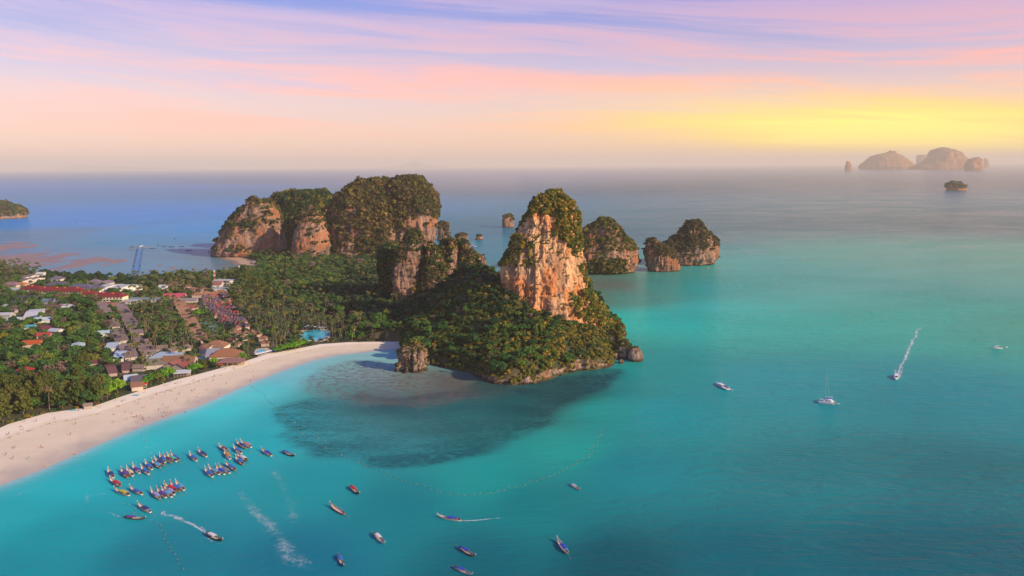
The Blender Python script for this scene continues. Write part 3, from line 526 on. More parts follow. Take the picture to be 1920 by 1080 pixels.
# ------------------------------------------------------------------ karst towers
SHRUBS = []; KV = {}
def Db(px, py): return P(px, py)[1]
def cap_mask(nrm, p, thr, amp=.7, s=22., seed=5): return nrm[:, 2] + amp*fbm(p/s, 4, seed) > thr
TOWER = [(357, 1031, 1045), (362, 1022, 1055), (371, 1014, 1064), (384, 1004, 1074), (407, 989, 1083), (430, 973, 1088), (447, 961, 1092), (481, 941, 1095), (510, 936, 1099), (547, 939, 1113), (580, 944, 1132), (614, 950, 1150), (650, 955, 1166), (664, 958, 1170)]
KSPEC = [  # name, D, rows, material, opts, veg(count, size, thr), label, category
 ('karst_tower', 772., TOWER, M_ROCK, dict(depth=.80, expo=2.5, nth=400, nz=360, rough=.95, seed=3, yshift=(-16, 6), sc=.8), 'tower', 'tallest limestone tower with a bright orange cliff face and a green rounded cap', 'rock tower'),
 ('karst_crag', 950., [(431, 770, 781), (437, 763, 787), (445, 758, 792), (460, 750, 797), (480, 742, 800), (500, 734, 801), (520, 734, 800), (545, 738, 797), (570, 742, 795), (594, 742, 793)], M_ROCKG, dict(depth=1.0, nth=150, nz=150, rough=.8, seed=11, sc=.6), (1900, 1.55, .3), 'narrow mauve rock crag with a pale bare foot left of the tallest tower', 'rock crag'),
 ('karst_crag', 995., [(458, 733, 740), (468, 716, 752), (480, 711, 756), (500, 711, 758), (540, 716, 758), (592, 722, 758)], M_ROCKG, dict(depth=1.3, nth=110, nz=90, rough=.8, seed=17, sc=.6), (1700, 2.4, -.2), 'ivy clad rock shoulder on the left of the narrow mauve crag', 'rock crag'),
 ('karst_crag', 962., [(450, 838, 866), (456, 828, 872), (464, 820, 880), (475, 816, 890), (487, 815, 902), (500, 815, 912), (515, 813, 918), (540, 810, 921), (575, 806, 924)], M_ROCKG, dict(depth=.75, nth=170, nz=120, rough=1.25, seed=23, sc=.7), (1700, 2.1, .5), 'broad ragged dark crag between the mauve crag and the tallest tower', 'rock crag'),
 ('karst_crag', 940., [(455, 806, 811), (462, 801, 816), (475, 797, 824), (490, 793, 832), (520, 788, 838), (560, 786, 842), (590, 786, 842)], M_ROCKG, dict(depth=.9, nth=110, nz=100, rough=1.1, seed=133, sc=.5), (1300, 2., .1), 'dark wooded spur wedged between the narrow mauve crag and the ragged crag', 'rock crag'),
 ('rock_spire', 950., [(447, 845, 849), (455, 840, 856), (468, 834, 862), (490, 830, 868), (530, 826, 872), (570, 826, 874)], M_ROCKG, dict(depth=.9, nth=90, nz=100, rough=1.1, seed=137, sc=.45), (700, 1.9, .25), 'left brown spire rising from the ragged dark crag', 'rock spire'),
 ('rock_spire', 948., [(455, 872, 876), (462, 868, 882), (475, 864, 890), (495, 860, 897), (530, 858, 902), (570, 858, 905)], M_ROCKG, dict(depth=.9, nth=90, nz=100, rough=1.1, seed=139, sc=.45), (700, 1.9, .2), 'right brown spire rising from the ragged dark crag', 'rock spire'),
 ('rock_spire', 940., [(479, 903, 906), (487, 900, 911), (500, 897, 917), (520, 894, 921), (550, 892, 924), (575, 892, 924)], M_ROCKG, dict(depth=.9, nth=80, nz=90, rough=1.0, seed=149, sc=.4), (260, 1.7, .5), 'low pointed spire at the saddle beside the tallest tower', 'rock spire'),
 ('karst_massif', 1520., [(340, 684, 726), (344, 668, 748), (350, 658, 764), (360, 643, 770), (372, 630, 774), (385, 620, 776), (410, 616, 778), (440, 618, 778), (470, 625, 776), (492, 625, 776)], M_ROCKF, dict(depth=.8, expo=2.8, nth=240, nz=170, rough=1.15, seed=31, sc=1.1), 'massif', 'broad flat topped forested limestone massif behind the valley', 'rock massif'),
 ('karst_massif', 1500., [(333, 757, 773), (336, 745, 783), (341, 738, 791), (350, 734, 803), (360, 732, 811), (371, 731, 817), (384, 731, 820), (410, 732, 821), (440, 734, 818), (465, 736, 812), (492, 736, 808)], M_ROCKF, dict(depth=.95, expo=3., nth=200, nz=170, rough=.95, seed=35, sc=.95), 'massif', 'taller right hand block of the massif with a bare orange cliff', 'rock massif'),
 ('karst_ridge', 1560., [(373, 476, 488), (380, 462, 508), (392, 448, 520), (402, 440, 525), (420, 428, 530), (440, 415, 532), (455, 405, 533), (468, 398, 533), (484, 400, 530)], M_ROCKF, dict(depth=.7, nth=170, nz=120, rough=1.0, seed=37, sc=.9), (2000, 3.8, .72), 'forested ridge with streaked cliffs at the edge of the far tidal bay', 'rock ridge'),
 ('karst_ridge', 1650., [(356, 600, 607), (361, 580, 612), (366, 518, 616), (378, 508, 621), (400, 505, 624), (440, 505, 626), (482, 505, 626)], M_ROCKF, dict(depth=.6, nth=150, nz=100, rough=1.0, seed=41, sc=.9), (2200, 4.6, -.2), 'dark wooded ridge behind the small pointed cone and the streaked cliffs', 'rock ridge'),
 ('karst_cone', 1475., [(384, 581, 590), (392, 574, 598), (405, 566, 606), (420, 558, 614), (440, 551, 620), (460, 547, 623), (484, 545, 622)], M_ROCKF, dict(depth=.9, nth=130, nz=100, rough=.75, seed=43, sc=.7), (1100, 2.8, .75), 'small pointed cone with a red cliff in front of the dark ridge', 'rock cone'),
 ('sea_stack', 1850., [(416, 827, 833), (424, 823, 840), (436, 822, 844), (450, 820, 846), (463, 820, 847)], M_ROCKF, dict(nth=80, nz=70, rough=.7, seed=47, sc=.6), (260, 3.6, .5), 'small brown stack touching the right foot of the huge massif', 'sea stack'),
 ('sea_stack', Db(950, 427)+20, [(404, 947, 955), (407, 943, 960), (414, 942, 963), (422, 942, 963), (430, 943, 962)], M_ROCKF, dict(nth=80, nz=60, rough=.55, seed=53, sc=.6), (220, 3.6, .55), 'lone square stack standing far out between the massif and the tallest tower', 'sea stack'),
 ('sea_rock', Db(866, 453)+15, [(439, 860, 869), (442, 856, 875), (447, 854, 877), (456, 853, 878)], M_ROCKF, dict(nth=60, nz=40, rough=.6, seed=59, sc=.5), (60, 3., .6), 'low brown rock islet nearest the small stack by the massif', 'rock islet'),
 ('sea_rock', Db(899, 450)+12, [(441, 897, 901), (444, 893, 904), (448, 891, 906), (452, 890, 907)], M_ROCKF, dict(nth=50, nz=30, rough=.5, seed=61, sc=.5), (30, 2.6, .6), 'smallest lone rock islet above the little moored sailboat', 'rock islet'),
 ('sea_stack', 1275., [(411, 1126, 1142), (415, 1115, 1149), (422, 1104, 1155), (432, 1094, 1162), (450, 1084, 1179), (470, 1078, 1194), (480, 1076, 1197), (497, 1076, 1197), (508, 1080, 1190), (522, 1085, 1182)], M_ROCKG, dict(depth=.75, nth=220, nz=180, rough=1.2, seed=67, sc=.75), (2000, 2.3, .58), 'domed stack with a bushy foot just behind the tallest tower', 'sea stack'),
 ('sea_stack', Db(1240, 513)+35, [(448, 1223, 1228), (453, 1217, 1236), (460, 1212, 1246), (473, 1207, 1264), (487, 1209, 1272), (500, 1215, 1275), (515, 1219, 1272)], M_ROCKG, dict(depth=.8, nth=150, nz=130, rough=1.1, seed=71, sc=.6), (900, 2.2, .5), 'pointed lower spire at the left end of the two humped island', 'sea stack'),
 ('sea_stack', Db(1295, 501)+48, [(415, 1293, 1308), (420, 1287, 1317), (427, 1281, 1323), (435, 1276, 1329), (442, 1268, 1336), (455, 1250, 1342), (462, 1236, 1344), (472, 1228, 1344), (485, 1226, 1342), (494, 1228, 1336), (506, 1234, 1322)], M_ROCKG, dict(depth=.7, nth=220, nz=180, rough=1.2, seed=73, sc=.75), (2300, 2.4, .5), 'higher rounded hump at the right end of the two humped island', 'sea stack'),
 ('headland', Db(20, 411)+60, [(382, -45, 8), (387, -70, 22), (393, -85, 40), (401, -95, 47), (412, -100, 46)], M_ROCKF, dict(nth=110, nz=60, rough=.7, seed=79, sc=1., depth=.5), (900, 6.5, .1), 'low wooded headland entering the far bay beyond the mud banks', 'headland'),
 ('far_island', 20500., [(283, 1669, 1676), (287, 1660, 1682), (291, 1640, 1686), (295, 1631, 1691), (300, 1627, 1698), (305, 1622, 1704), (311, 1617, 1708), (320, 1617, 1700)], M_ROCKI, dict(nth=110, nz=60, rough=1.35, seed=83, sc=5.), None, 'long jagged hazy island left of the biggest far island', 'far island'),
 ('far_island', Db(1770, 318)+300, [(277, 1763, 1775), (281, 1750, 1787), (286, 1746, 1798), (294, 1744, 1804), (300, 1738, 1810), (307, 1728, 1815), (312, 1712, 1815), (320, 1708, 1812)], M_ROCKI, dict(nth=110, nz=60, rough=1.35, seed=89, sc=5.), None, 'biggest hazy island with a stepped top under the yellow sky', 'far island'),
 ('far_island', Db(1825, 320)+200, [(295, 1826, 1834), (299, 1817, 1839), (305, 1812, 1842), (313, 1809, 1843), (322, 1810, 1840)], M_ROCKI, dict(nth=80, nz=50, rough=1.35, seed=97, sc=4.), None, 'round hazy dome at the right end of the biggest far island', 'far island'),
 ('far_island', 27000., [(290, 1723, 1738), (293, 1720, 1742), (300, 1719, 1743), (315, 1719, 1743)], M_ROCKI, dict(nth=60, nz=40, rough=1.0, seed=101, sc=5.), None, 'faint block shaped island in the gap between the two large far islands', 'far island'),
 ('far_island', 17500., [(302, 1588, 1592), (306, 1586, 1595), (311, 1585, 1597), (320, 1585, 1597)], M_ROCKI, dict(nth=50, nz=30, rough=1.0, seed=103, sc=3.), None, 'tiny far rock left of the long jagged island', 'far island'),
 ('far_island', 26000., [(296, 1846, 1849), (300, 1846, 1852), (305, 1846, 1854), (315, 1845, 1855)], M_ROCKI, dict(nth=40, nz=30, rough=1.0, seed=105, sc=3.), None, 'tiny leaning far rock right of the round hazy dome', 'far island'),
 ('sea_rock', Db(1793, 357)+40, [(343.5, 1784, 1797), (346, 1778, 1803), (351, 1776, 1808), (358.5, 1777, 1811)], M_ROCKI, dict(nth=100, nz=50, rough=.6, seed=107, sc=1.6), (260, 8., .3), 'dark flat topped rock islet alone on the hazy water at right', 'rock islet'),
 ('shore_rock', Db(776, 699)+9, [(643, 768, 782), (649, 760, 792), (658, 755, 800), (670, 751, 803), (684, 748, 805), (702, 744, 809)], M_ROCKS, dict(nth=130, nz=90, rough=2.1, seed=109, sc=.36, depth=.75, expo=2.1), (260, 1.5, .45), 'grey split boulder with bushes at the end of the beach', 'boulder'),
 ('shore_rock', Db(1191, 678)+4, [(651, 1184, 1196), (658, 1180, 1203), (668, 1177, 1206), (680, 1179, 1204)], M_ROCKS, dict(nth=60, nz=40, rough=.5, seed=113, sc=.25), (12, 1.3, .6), 'outermost dark boulder off the right tip of the headland', 'boulder'),
 ('shore_rock', Db(1172, 674)+6, [(640, 1163, 1172), (648, 1157, 1182), (660, 1155, 1184), (678, 1155, 1182)], M_ROCKS, dict(nth=70, nz=40, rough=.5, seed=127, sc=.3), (90, 1.9, .2), 'bushy boulder joining the headland to the outermost rock', 'boulder'),
 ('shore_rock', Db(1166, 682)+2, [(673, 1163, 1166), (677, 1160, 1170), (684, 1159, 1172)], M_ROCKS, dict(nth=40, nz=24, rough=.4, seed=131, sc=.2), None, 'small dark boulder in front of the bushy boulder', 'boulder')]
shm = [shrub_mesh(k, M_SHRUB) for k in range(4)]; shr = [shrub_mesh(k+10, M_SHRUBR) for k in range(3)]; shd = [shrub_mesh(k+20, M_DARK) for k in range(2)]; shg = [shrub_mesh(k+30, M_SHRUBG) for k in range(3)]
PENDING = []
for (nm, D, rows, mt, opt, veg, lab, cat) in KSPEC:
    o, V, Fq = karst(nm, D, rows, mt, **opt); tag(o, lab, cat); KV[lab] = (o, V)
    if veg: PENDING.append((o, V, Fq, veg, lab))
# horizon hills, nearly lost in the haze
mb = MB(); pr = [(690, 0), (735, 3), (752, 6), (766, 11), (775, 16), (783, 13), (795, 8), (815, 4), (835, 3), (850, 0)]
def horizon_hill(prof_, D, lab):
    mb = MB(); a = [np.array([PD(px, 312, D)[0], D, -8.]) for px, h in prof_]; hgt_ = [h/1500*D+5 for px, h in prof_]; N_ = len(a)
    vs = [q for i in range(N_) for q in ((a[i][0], D-900, -8), (a[i][0], D, hgt_[i]), (a[i][0], D+900, -8))]
    mb.add(vs, [f for i in range(N_-1) for f in ((i*3, i*3+3, i*3+4, i*3+1), (i*3+1, i*3+4, i*3+5, i*3+2))]); return tag(mb.obj('far_hill', M_ROCKF, None, True), lab, kind='structure')
horizon_hill([(q[0], q[1]*.85) for q in pr], 72000., 'faint peaked hill on the horizon behind the massif')
horizon_hill([(60, 0), (110, 4), (150, 9), (175, 8), (200, 6), (225, 7), (260, 5), (300, 4), (360, 2), (420, 0)], 72000., 'faint low hills on the horizon above the blue bay')
# ------------------------------------------------------------------ haze
m = bpy.data.materials.new('haze_air'); m.use_nodes = True; t = NT(m.node_tree); t.n.clear(); out = t.new('ShaderNodeOutputMaterial'); pv = t.new('ShaderNodeVolumePrincipled')
t.set(pv, 'Color', (1., .86, .70, 1)); t.set(pv, 'Density', 4.0e-5); t.set(pv, 'Anisotropy', .0); t.l.new(pv.outputs[0], out.inputs['Volume'])
mb = MB(); mb.box((0, 0, 340), (160000, 160000, 700)); hz_ = mb.obj('haze', m); tag(hz_, 'pale warm haze over the sea', kind='stuff')
# ------------------------------------------------------------------ growth on the rocks
def add_growth(o, V, Fq, veg, lab):
    rng = np.random.default_rng(abs(hash(lab)) % 1000 if False else len(lab)*7+int(V[0, 0]) % 97)
    if veg == 'tower':
        p, nr = surf_samples(V, Fq, 42000, rng); uv = proj(p); u, v = uv[:, 0], uv[:, 1]; nz_ = fbm(p/14, 4, 5)
        xb = np.interp(v, [380, 398, 404, 425, 450, 470, 500, 530, 560, 600, 640, 665], [900, 930, 1046, 1055, 1066, 1074, 1080, 1083, 1082, 1090, 1096, 1100])
        pr = sstep(u+nz_*44-xb, -5, 7)*.9; pr = np.where((v > 455) & (v < 545) & (u > 1084), pr*sstep(nz_, -.25, .25), pr)
        pr = np.maximum(pr, .9*sstep(v+nz_*22-.16*np.maximum(0, 1030-u)-.30*np.maximum(0, u-1030), 388, 376))
        pr = np.maximum(pr, .75*((u < 1000) & (nr[:, 0] < -.25) & (nz_ > -.15) & (v < 500))); pr = pr*(p[:, 2] > 3)*np.where((v+nz_*30 > 628) & (u > 1085), .12, 1)
        pr = pr*np.where((v > 480), .72+.9*nz_, 1); keep = rng.random(len(p)) < pr*.62; p, nr = p[keep], nr[keep]; s = np.clip(rng.lognormal(.36, .36, len(p)), .7, 3.2)*(1+.35*(proj(p)[:, 1] > 540)); src = SRC_SHG+SRC_SH[:1]
    elif veg == 'massif':
        p, nr = surf_samples(V, Fq, 26000, rng); uv = proj(p); u, v = uv[:, 0], uv[:, 1]; nz_ = fbm(p/22, 4, 5)
        pr = np.full(len(p), .85); pr *= 1-.97*sstep(v+nz_*26, 396, 412)*sstep(u+nz_*20, 735, 752)
        pr *= 1-.65*sstep(nz_, -.02, .22)*(u < 680)*(v > 370); pr *= 1-.8*sstep(nz_, .02, .2)*(v > 392)
        keep = (rng.random(len(p)) < pr*.7); p, nr = p[keep], nr[keep]; s = np.clip(rng.lognormal(1.05, .38, len(p)), 1.3, 7.); src = SRC_SHR+SRC_SH[:1]
    else:
        n_, sz, thr = veg; p, nr = surf_samples(V, Fq, n_*3, rng); m_ = cap_mask(nr, p, thr, .95, 16 if sz < 5 else 40, len(lab)) & (p[:, 2] > 3+sz)
        p, nr = p[m_], nr[m_]; s = np.clip(rng.lognormal(-.16, .36, len(p)), .4, 2.)*sz
        src = SRC_SHR if ('stack' in o.name or 'rock' == o.name[-4:]) else (SRC_SHD+SRC_SH[:1] if thr < 0 else SRC_SHR[:2]+SRC_SH[:2]+SRC_SHD)
        if 'shore' in o.name: src = SRC_SH
    if 'bushy foot' in lab:
        p2, n2 = surf_samples(V, Fq, 9000, rng); q2 = proj(p2); k2 = (np.abs(q2[:, 0]-1137) < 33+6*fbm(p2/9, 2, 1)) & (q2[:, 1] > 487-.0*q2[:, 0]+8*fbm(p2/7, 3, 2)) & (p2[:, 2] > 2) & (n2[:, 1] < .2); p2, n2 = p2[k2][:700], n2[k2][:700]; p2 = p2+n2*rng.uniform(0, 6, (len(p2), 1))*[1, 1, 0]; p = np.vstack([p, p2]); nr = np.vstack([nr, n2]); s = np.r_[s, rng.uniform(2., 3.6, len(p2))]; src = SRC_SHR[:1]+SRC_SH
    if len(p) == 0: return
    sc_ = np.stack([s, s, s*rng.uniform(.75, 1.25, len(s))], -1)
    scatter('shrub_cover', p + nr*(s*.15)[:, None], sc_, src, o)
# the meshes that the growth repeats stand in the place as bushes of their own along the beach edge
def bush(mesh, px, py, s, lab, z=1.7):
    o = link('bush', mesh); o.location = P(px, py, z); o.scale = (s, s, s*.9); tag(o, lab, 'bush', 'low bushes along the edge of the beach'); return o
ORD = ['first', 'second', 'third', 'fourth', 'fifth', 'sixth', 'seventh', 'eighth', 'ninth', 'tenth', 'eleventh', 'twelfth', 'thirteenth', 'fourteenth', 'fifteenth', 'sixteenth', 'seventeenth', 'eighteenth', 'nineteenth', 'twentieth']
_bp = [(20, 792, 2.6, 'yellow green'), (36, 788, 2.4, ''), (52, 783, 2.6, ''), (66, 780, 2.5, ''), (80, 775, 2.2, ''), (182, 757, 1.9, ''), (192, 755, 1.8, ''), (100, 770, 2.1, ''), (112, 768, 2.), (146, 765, 2.), (158, 762, 1.8), (170, 760, 1.7)]
allm = shm+shr+shd+shg; BUS = []
for k, mm_ in enumerate(allm):
    q = _bp[k]; BUS.append(bush(mm_, q[0], q[1], q[2], 'low bush at the sand edge, %s of the line from the left end' % ORD[k]))
SRC_SH, SRC_SHR, SRC_SHD, SRC_SHG = BUS[:4], BUS[4:7], BUS[7:9], BUS[9:]
for q in PENDING: add_growth(*q)
# bushes on the sea cliff and the steep edge of the hill
rng = np.random.default_rng(5); p, nr = surf_samples(CLV, CLF, 5200, rng); mk = (nr[:, 2]*.7+fbm(p/9, 4, 3)*1.1+(p[:, 2]-6)*.07 > .42) & (p[:, 2] > 3.5); uq = proj(p)[:, 0]; mk &= ~((uq > 1082) & (uq < 1157) & (rng.random(len(p)) < .85)); p = p[mk]; scatter('shrub_cover', p, rng.uniform(.8, 1.9, len(p)), SRC_SHG+SRC_SH[:1], cl)
# ------------------------------------------------------------------ buildings
VIS = []                                            # picture areas that trees nearer than y leave open
SOLID = []                                          # footprints
def wallm(c): return paint('wall_%d_%d_%d' % tuple(int(q*100) for q in c), c, .8, .3, .12)
def roofm(c): return paint('roof_%d_%d_%d' % tuple(int(q*100) for q in c), c, .75, .3, .3, .9)
def roof_mesh(L, W, h, rh, kind, ov=.7, th=.25):
    mb = MB(); l, w_ = L/2+ov, W/2+ov; z = h
    if kind == 'gable':
        for dz in (0, th): mb.v += [(-l, -w_, z-.25+dz), (l, -w_, z-.25+dz), (l, w_, z-.25+dz), (-l, w_, z-.25+dz), (-l, 0, z+rh+dz), (l, 0, z+rh+dz)]
        mb.f += [(6, 7, 11, 10), (8, 9, 10, 11), (0, 4, 5, 1), (2, 5, 4, 3), (0, 1, 7, 6), (2, 3, 9, 8), (0, 6, 10, 4), (4, 10, 9, 3), (1, 5, 11, 7), (5, 2, 8, 11)]
    elif kind == 'hip':
        r = max(0.05, l-w_) if L >= W else .05; e = 0 if L >= W else (w_-l)
        a, b_ = (-r, -e), (r, e)
        for dz in (0,): mb.v += [(-l, -w_, z-.25), (l, -w_, z-.25), (l, w_, z-.25), (-l, w_, z-.25), (-l, -w_, z), (l, -w_, z), (l, w_, z), (-l, w_, z), (a[0], a[1], z+rh), (b_[0], b_[1], z+rh)]
        mb.f += [(4, 5, 9, 8), (6, 7, 8, 9), (5, 6, 9), (7, 4, 8), (3, 2, 1, 0)] if L >= W else [(4, 5, 8), (6, 7, 9), (5, 6, 9, 8), (7, 4, 8, 9), (3, 2, 1, 0)]
        mb.f += [(0, 1, 5, 4), (1, 2, 6, 5), (2, 3, 7, 6), (3, 0, 4, 7)]
    elif kind == 'flat':
        mb.box((0, 0, z+.2), (2*l, 2*w_, .4))
    elif kind == 'shed':
        mb.v += [(-l, -w_, z), (l, -w_, z), (l, w_, z+rh), (-l, w_, z+rh), (-l, -w_, z+th), (l, -w_, z+th), (l, w_, z+rh+th), (-l, w_, z+rh+th)]
        mb.f += [(3, 2, 1, 0), (4, 5, 6, 7), (0, 1, 5, 4), (1, 2, 6, 5), (2, 3, 7, 6), (3, 0, 4, 7)]
    mb.m = [0]*len(mb.f); return mb
def house(name, lab, px, py, L, W, h, kind, rh, rc, wc=(.5, .45, .38), rz=0., group=None, cat='house', windows=0, floors=1, dormers=0, keep=1., open_front=False):
    p = P(px, py, 1.9+h+rh*.4); z0 = float(land_z(p[0], p[1])); o = empty(name, (p[0], p[1], z0), rz); tag(o, lab, cat, group)
    mb = MB()
    if open_front:
        for i in range(6): mb.tube([(-L/2+L*i/5, -W/2, 0), (-L/2+L*i/5, -W/2, h-.15)], .18, 5)
        mb.box((0, W*.2, h/2-.1), (L, W*.5, h-.2)); mb.obj('post_and_wall', wallm(wc), o)
    else:
        mb.box((0, 0, h/2-.15), (L, W, h-.1)); wl = mb.obj('wall', wallm(wc), o)
        if kind == 'gable':
            for s_ in (-1, 1): MB().add([(s_*(L/2-.1), -W/2, h-.2), (s_*(L/2-.1), W/2, h-.2), (s_*(L/2-.1), 0, h+rh-.15), (s_*(L/2), -W/2, h-.2), (s_*(L/2), W/2, h-.2), (s_*(L/2), 0, h+rh-.15)], [(0, 1, 2), (3, 5, 4), (0, 3, 4, 1), (1, 4, 5, 2), (2, 5, 3, 0)]).obj('gable_wall', wallm(wc), o)
    rc = tuple(q*.74 for q in rc)
    rf = roof_mesh(L, W, h, rh, kind).obj('roof', roofm(rc), o)
    if kind in ('gable', 'hip') and L >= W:
        mb = MB(); r = L/2+.5 if kind == 'gable' else max(.3, L/2-W/2); mb.box((0, 0, h+rh+.2), (2*r, .45, .25)); mb.obj('ridge', roofm(tuple(q*.8 for q in rc)), rf)
    for k in range(dormers):
        mb = MB(); x = (k+.5)/dormers*L-L/2; mb.box((x, -W*.12, h+rh*.85), (2.2, 2.0, 1.1)); mb.v += []; dm = mb.obj('dormer', roofm((.62, .22, .07)), o)
    if windows:
        fh = (h-.3)/floors; wm = paint('window_dark', (.035, .045, .055), .15, .5, .1)
        me_ = MB().box((0, 0, 0), (L/windows*.5, .12, fh*.5)).mesh('window', wm)
        for f in range(floors):
            for k in range(windows):
                q = link('window', me_, o); q.location = ((k+.5)/windows*L-L/2, -W/2-.05, fh*(f+.52))
        if floors > 1:
            for f in range(1, floors): MB().box((0, -W/2-.6, fh*f), (L*.96, 1.1, .22)).obj('balcony', wallm((.55, .33, .22) if rc[0] > .2 else (.7, .68, .66)), o)
    ca, sa = math.cos(rz), math.sin(rz); cor = np.array([(p[0]+x*ca-y*sa, p[1]+x*sa+y*ca, z0+zz) for x in (-L/2, L/2) for y in (-W/2, W/2) for zz in (h*.5, h+rh)]); uv = proj(cor)
    if keep > 0: VIS.append((uv[:, 0].min(), uv[:, 0].max(), uv[:, 1].min(), uv[:, 1].max(), p[1], keep))
    SOLID.append((p[0], p[1], max(L, W)*.55)); return o
def row_dir(a, b): A, B = P(*a, 4.), P(*b, 4.); d = B-A; return math.atan2(d[1], d[0]), np.linalg.norm(d)
GREYP, BROWN, REDR, PURP = (.215, .16, .17), (.30, .155, .09), (.27, .030, .034), (.155, .14, .21)
def cottage_row(a, b, n, w_, name, lab, group, rc, skip=(), wc=(.50, .44, .40)):
    th, Ld = row_dir(a, b); pts = np.linspace(0, 1, n)
    for i, q in enumerate(pts):
        if i in skip: continue
        px, py = a[0]+(b[0]-a[0])*q, None
        A, B = P(*a, 4.), P(*b, 4.); g = A+(B-A)*q; uv = proj(g); v_ = RNG.uniform(.85, 1.15)
        house(name, lab % ('first' if i == 0 else ORD[i]), uv[0], uv[1], w_*RNG.uniform(.92, 1.08), Ld/n*.66, 3.1, 'gable', 2.9, tuple(c*v_ for c in rc), wc, th+math.pi/2+RNG.normal(0, .03), group, 'bungalow', keep=.40)
ORD = ['first', 'second', 'third', 'fourth', 'fifth', 'sixth', 'seventh', 'eighth', 'ninth', 'tenth', 'eleventh', 'twelfth', 'thirteenth', 'fourteenth', 'fifteenth', 'sixteenth', 'seventeenth', 'eighteenth', 'nineteenth', 'twentieth']
cottage_row((190, 568), (244, 664), 17, 10.5, 'bungalow', '%s grey roofed bungalow down the left palm grove row from the hotels', 'left row of grey roofed bungalows in the palms', GREYP, (6, 9, 13))
cottage_row((224, 569), (279, 660), 18, 11., 'bungalow', '%s grey roofed bungalow down the right palm grove row from the hotels', 'right row of grey roofed bungalows in the palms', GREYP, (12,))
cottage_row((334, 562), (375, 634), 15, 12., 'bungalow', '%s brown roofed bungalow in the row running down beside the tennis courts', 'row of brown roofed bungalows beside the tennis courts', (.36, .20, .13), ())
# crowded village of small purple and red pyramid roofs
TL, TR_, BR, BL = P(372, 553, 4), P(426, 549, 4), P(470, 614, 4), P(412, 600, 4)
vk = 0; vthA, _ = row_dir((372, 553), (426, 549))
for r_ in range(11):
    for c_ in range(9):
        a, b_ = (c_+.5+.25*(r_ % 2)+RNG.normal(0, .08))/9.3, (r_+.5+RNG.normal(0, .08))/11
        g = (TL*(1-a)+TR_*a)*(1-b_)+(BL*(1-a)+BR*a)*b_; uv = proj(g); vc = RNG.random()
        if RNG.random() < .10: continue
        rc = (.17, .095, .125) if vc < .5 else ((.30, .075, .07) if vc < .75 else ((.12, .09, .15) if vc < .9 else (.30, .15, .11)))
        house('cottage', 'cottage %s from the left in the %s row of the crowded pyramid roofed village' % (ORD[c_], ORD[r_]), uv[0], uv[1], RNG.uniform(4.0, 4.7), RNG.uniform(4.6, 6.2), 3.4, 'hip', 3.2, rc, (.50, .34, .28), vthA+RNG.choice([0, 0, .8, 1.57])+RNG.normal(0, .12), 'crowded village of small pyramid roofed cottages', 'cottage', keep=.8)
for k, (px, py) in enumerate([(436, 617), (448, 620), (461, 622), (473, 619), (444, 612), (482, 624), (436, 634), (443, 642), (493, 631), (497, 640), (456, 630)]):
    house('cottage', 'small reddish cottage roof peeping from the palms behind the beach pool', px, py, 6.5, 7, 3.2, 'hip', 2.8, (.34, .15, .11), (.5, .38, .3), .2*k, 'small roofs among the palms behind the beach pool', 'cottage', keep=.6)
H = house
# hotel block at the back of the land
H('hotel', 'red roofed hotel wing at the left end of the four wings', 62, 538, 30, 14, 6, 'hip', 4.2, REDR, (.5, .36, .28), -.12, 'red roofed hotel wings', 'hotel', 7, 2, 1)
H('hotel', 'long red roofed hotel wing with two orange dormers, left of the pair', 97, 541, 36, 14, 7, 'hip', 4.4, REDR, (.56, .38, .28), -.12, 'red roofed hotel wings', 'hotel', 8, 2, 2)
H('hotel', 'long red roofed hotel wing with two orange dormers, right of the pair', 135, 542, 36, 14, 7, 'hip', 4.4, REDR, (.56, .38, .28), -.12, 'red roofed hotel wings', 'hotel', 8, 2, 2)
H('hotel', 'small red roofed wing with one dormer between the long wings and the cream hotel', 168, 548, 22, 13, 5.5, 'hip', 4., REDR, (.5, .36, .28), -.12, 'red roofed hotel wings', 'hotel', 5, 2, 1)
H('hotel', 'low red roofed annex joined to the left of the cream hotel', 195, 550, 13, 12, 5, 'hip', 3.4, REDR, (.62, .55, .42), -.08, 'red roofed hotel wings', 'hotel', 3, 2, 1)
H('hotel', 'cream walled hotel of three floors under a red hip roof', 213, 552, 30, 14, 9.5, 'hip', 4.6, REDR, (.74, .64, .46), -.06, 'red roofed hotel wings', 'hotel', 7, 3, 1)
H('villa', 'purple roofed white villa wing above the red wings, left one', 110, 531, 33, 15, 6.5, 'hip', 4., PURP, (.72, .68, .66), -.1, 'purple roofed white villas', 'villa', 8, 2)
H('villa', 'purple roofed white villa wing above the red wings, middle one', 153, 535, 33, 15, 6.5, 'hip', 4., PURP, (.74, .70, .68), -.1, 'purple roofed white villas', 'villa', 8, 2)
H('villa', 'purple roofed white villa left of the two white metal sheds', 182, 538, 22, 14, 6.5, 'hip', 3.6, PURP, (.76, .72, .70), -.05, 'purple roofed white villas', 'villa', 6, 2)
H('villa', 'small purple pyramid roof behind the white villas', 178, 526, 16, 14, 5, 'hip', 4., (.26, .19, .25), (.6, .55, .5), 0, 'purple roofed white villas', 'villa')
H('villa', 'long purplish gable roof running back towards the mangroves', 195, 529, 14, 32, 5, 'hip', 3.6, (.27, .20, .26), (.6, .55, .5), -.25, 'purple roofed white villas', 'villa')
H('villa', 'purple pyramid roof with cream walls near the mangroves', 107, 520, 18, 16, 6, 'hip', 4., (.19, .17, .24), (.7, .6, .5), 0, 'purple roofed white villas', 'villa', 4, 1)
H('shed', 'long white metal roofed shed, left one of the pair', 204, 536, 15, 50, 6, 'gable', 2.6, (.60, .61, .62), (.66, .66, .64), -.30, 'long white metal sheds', 'shed')
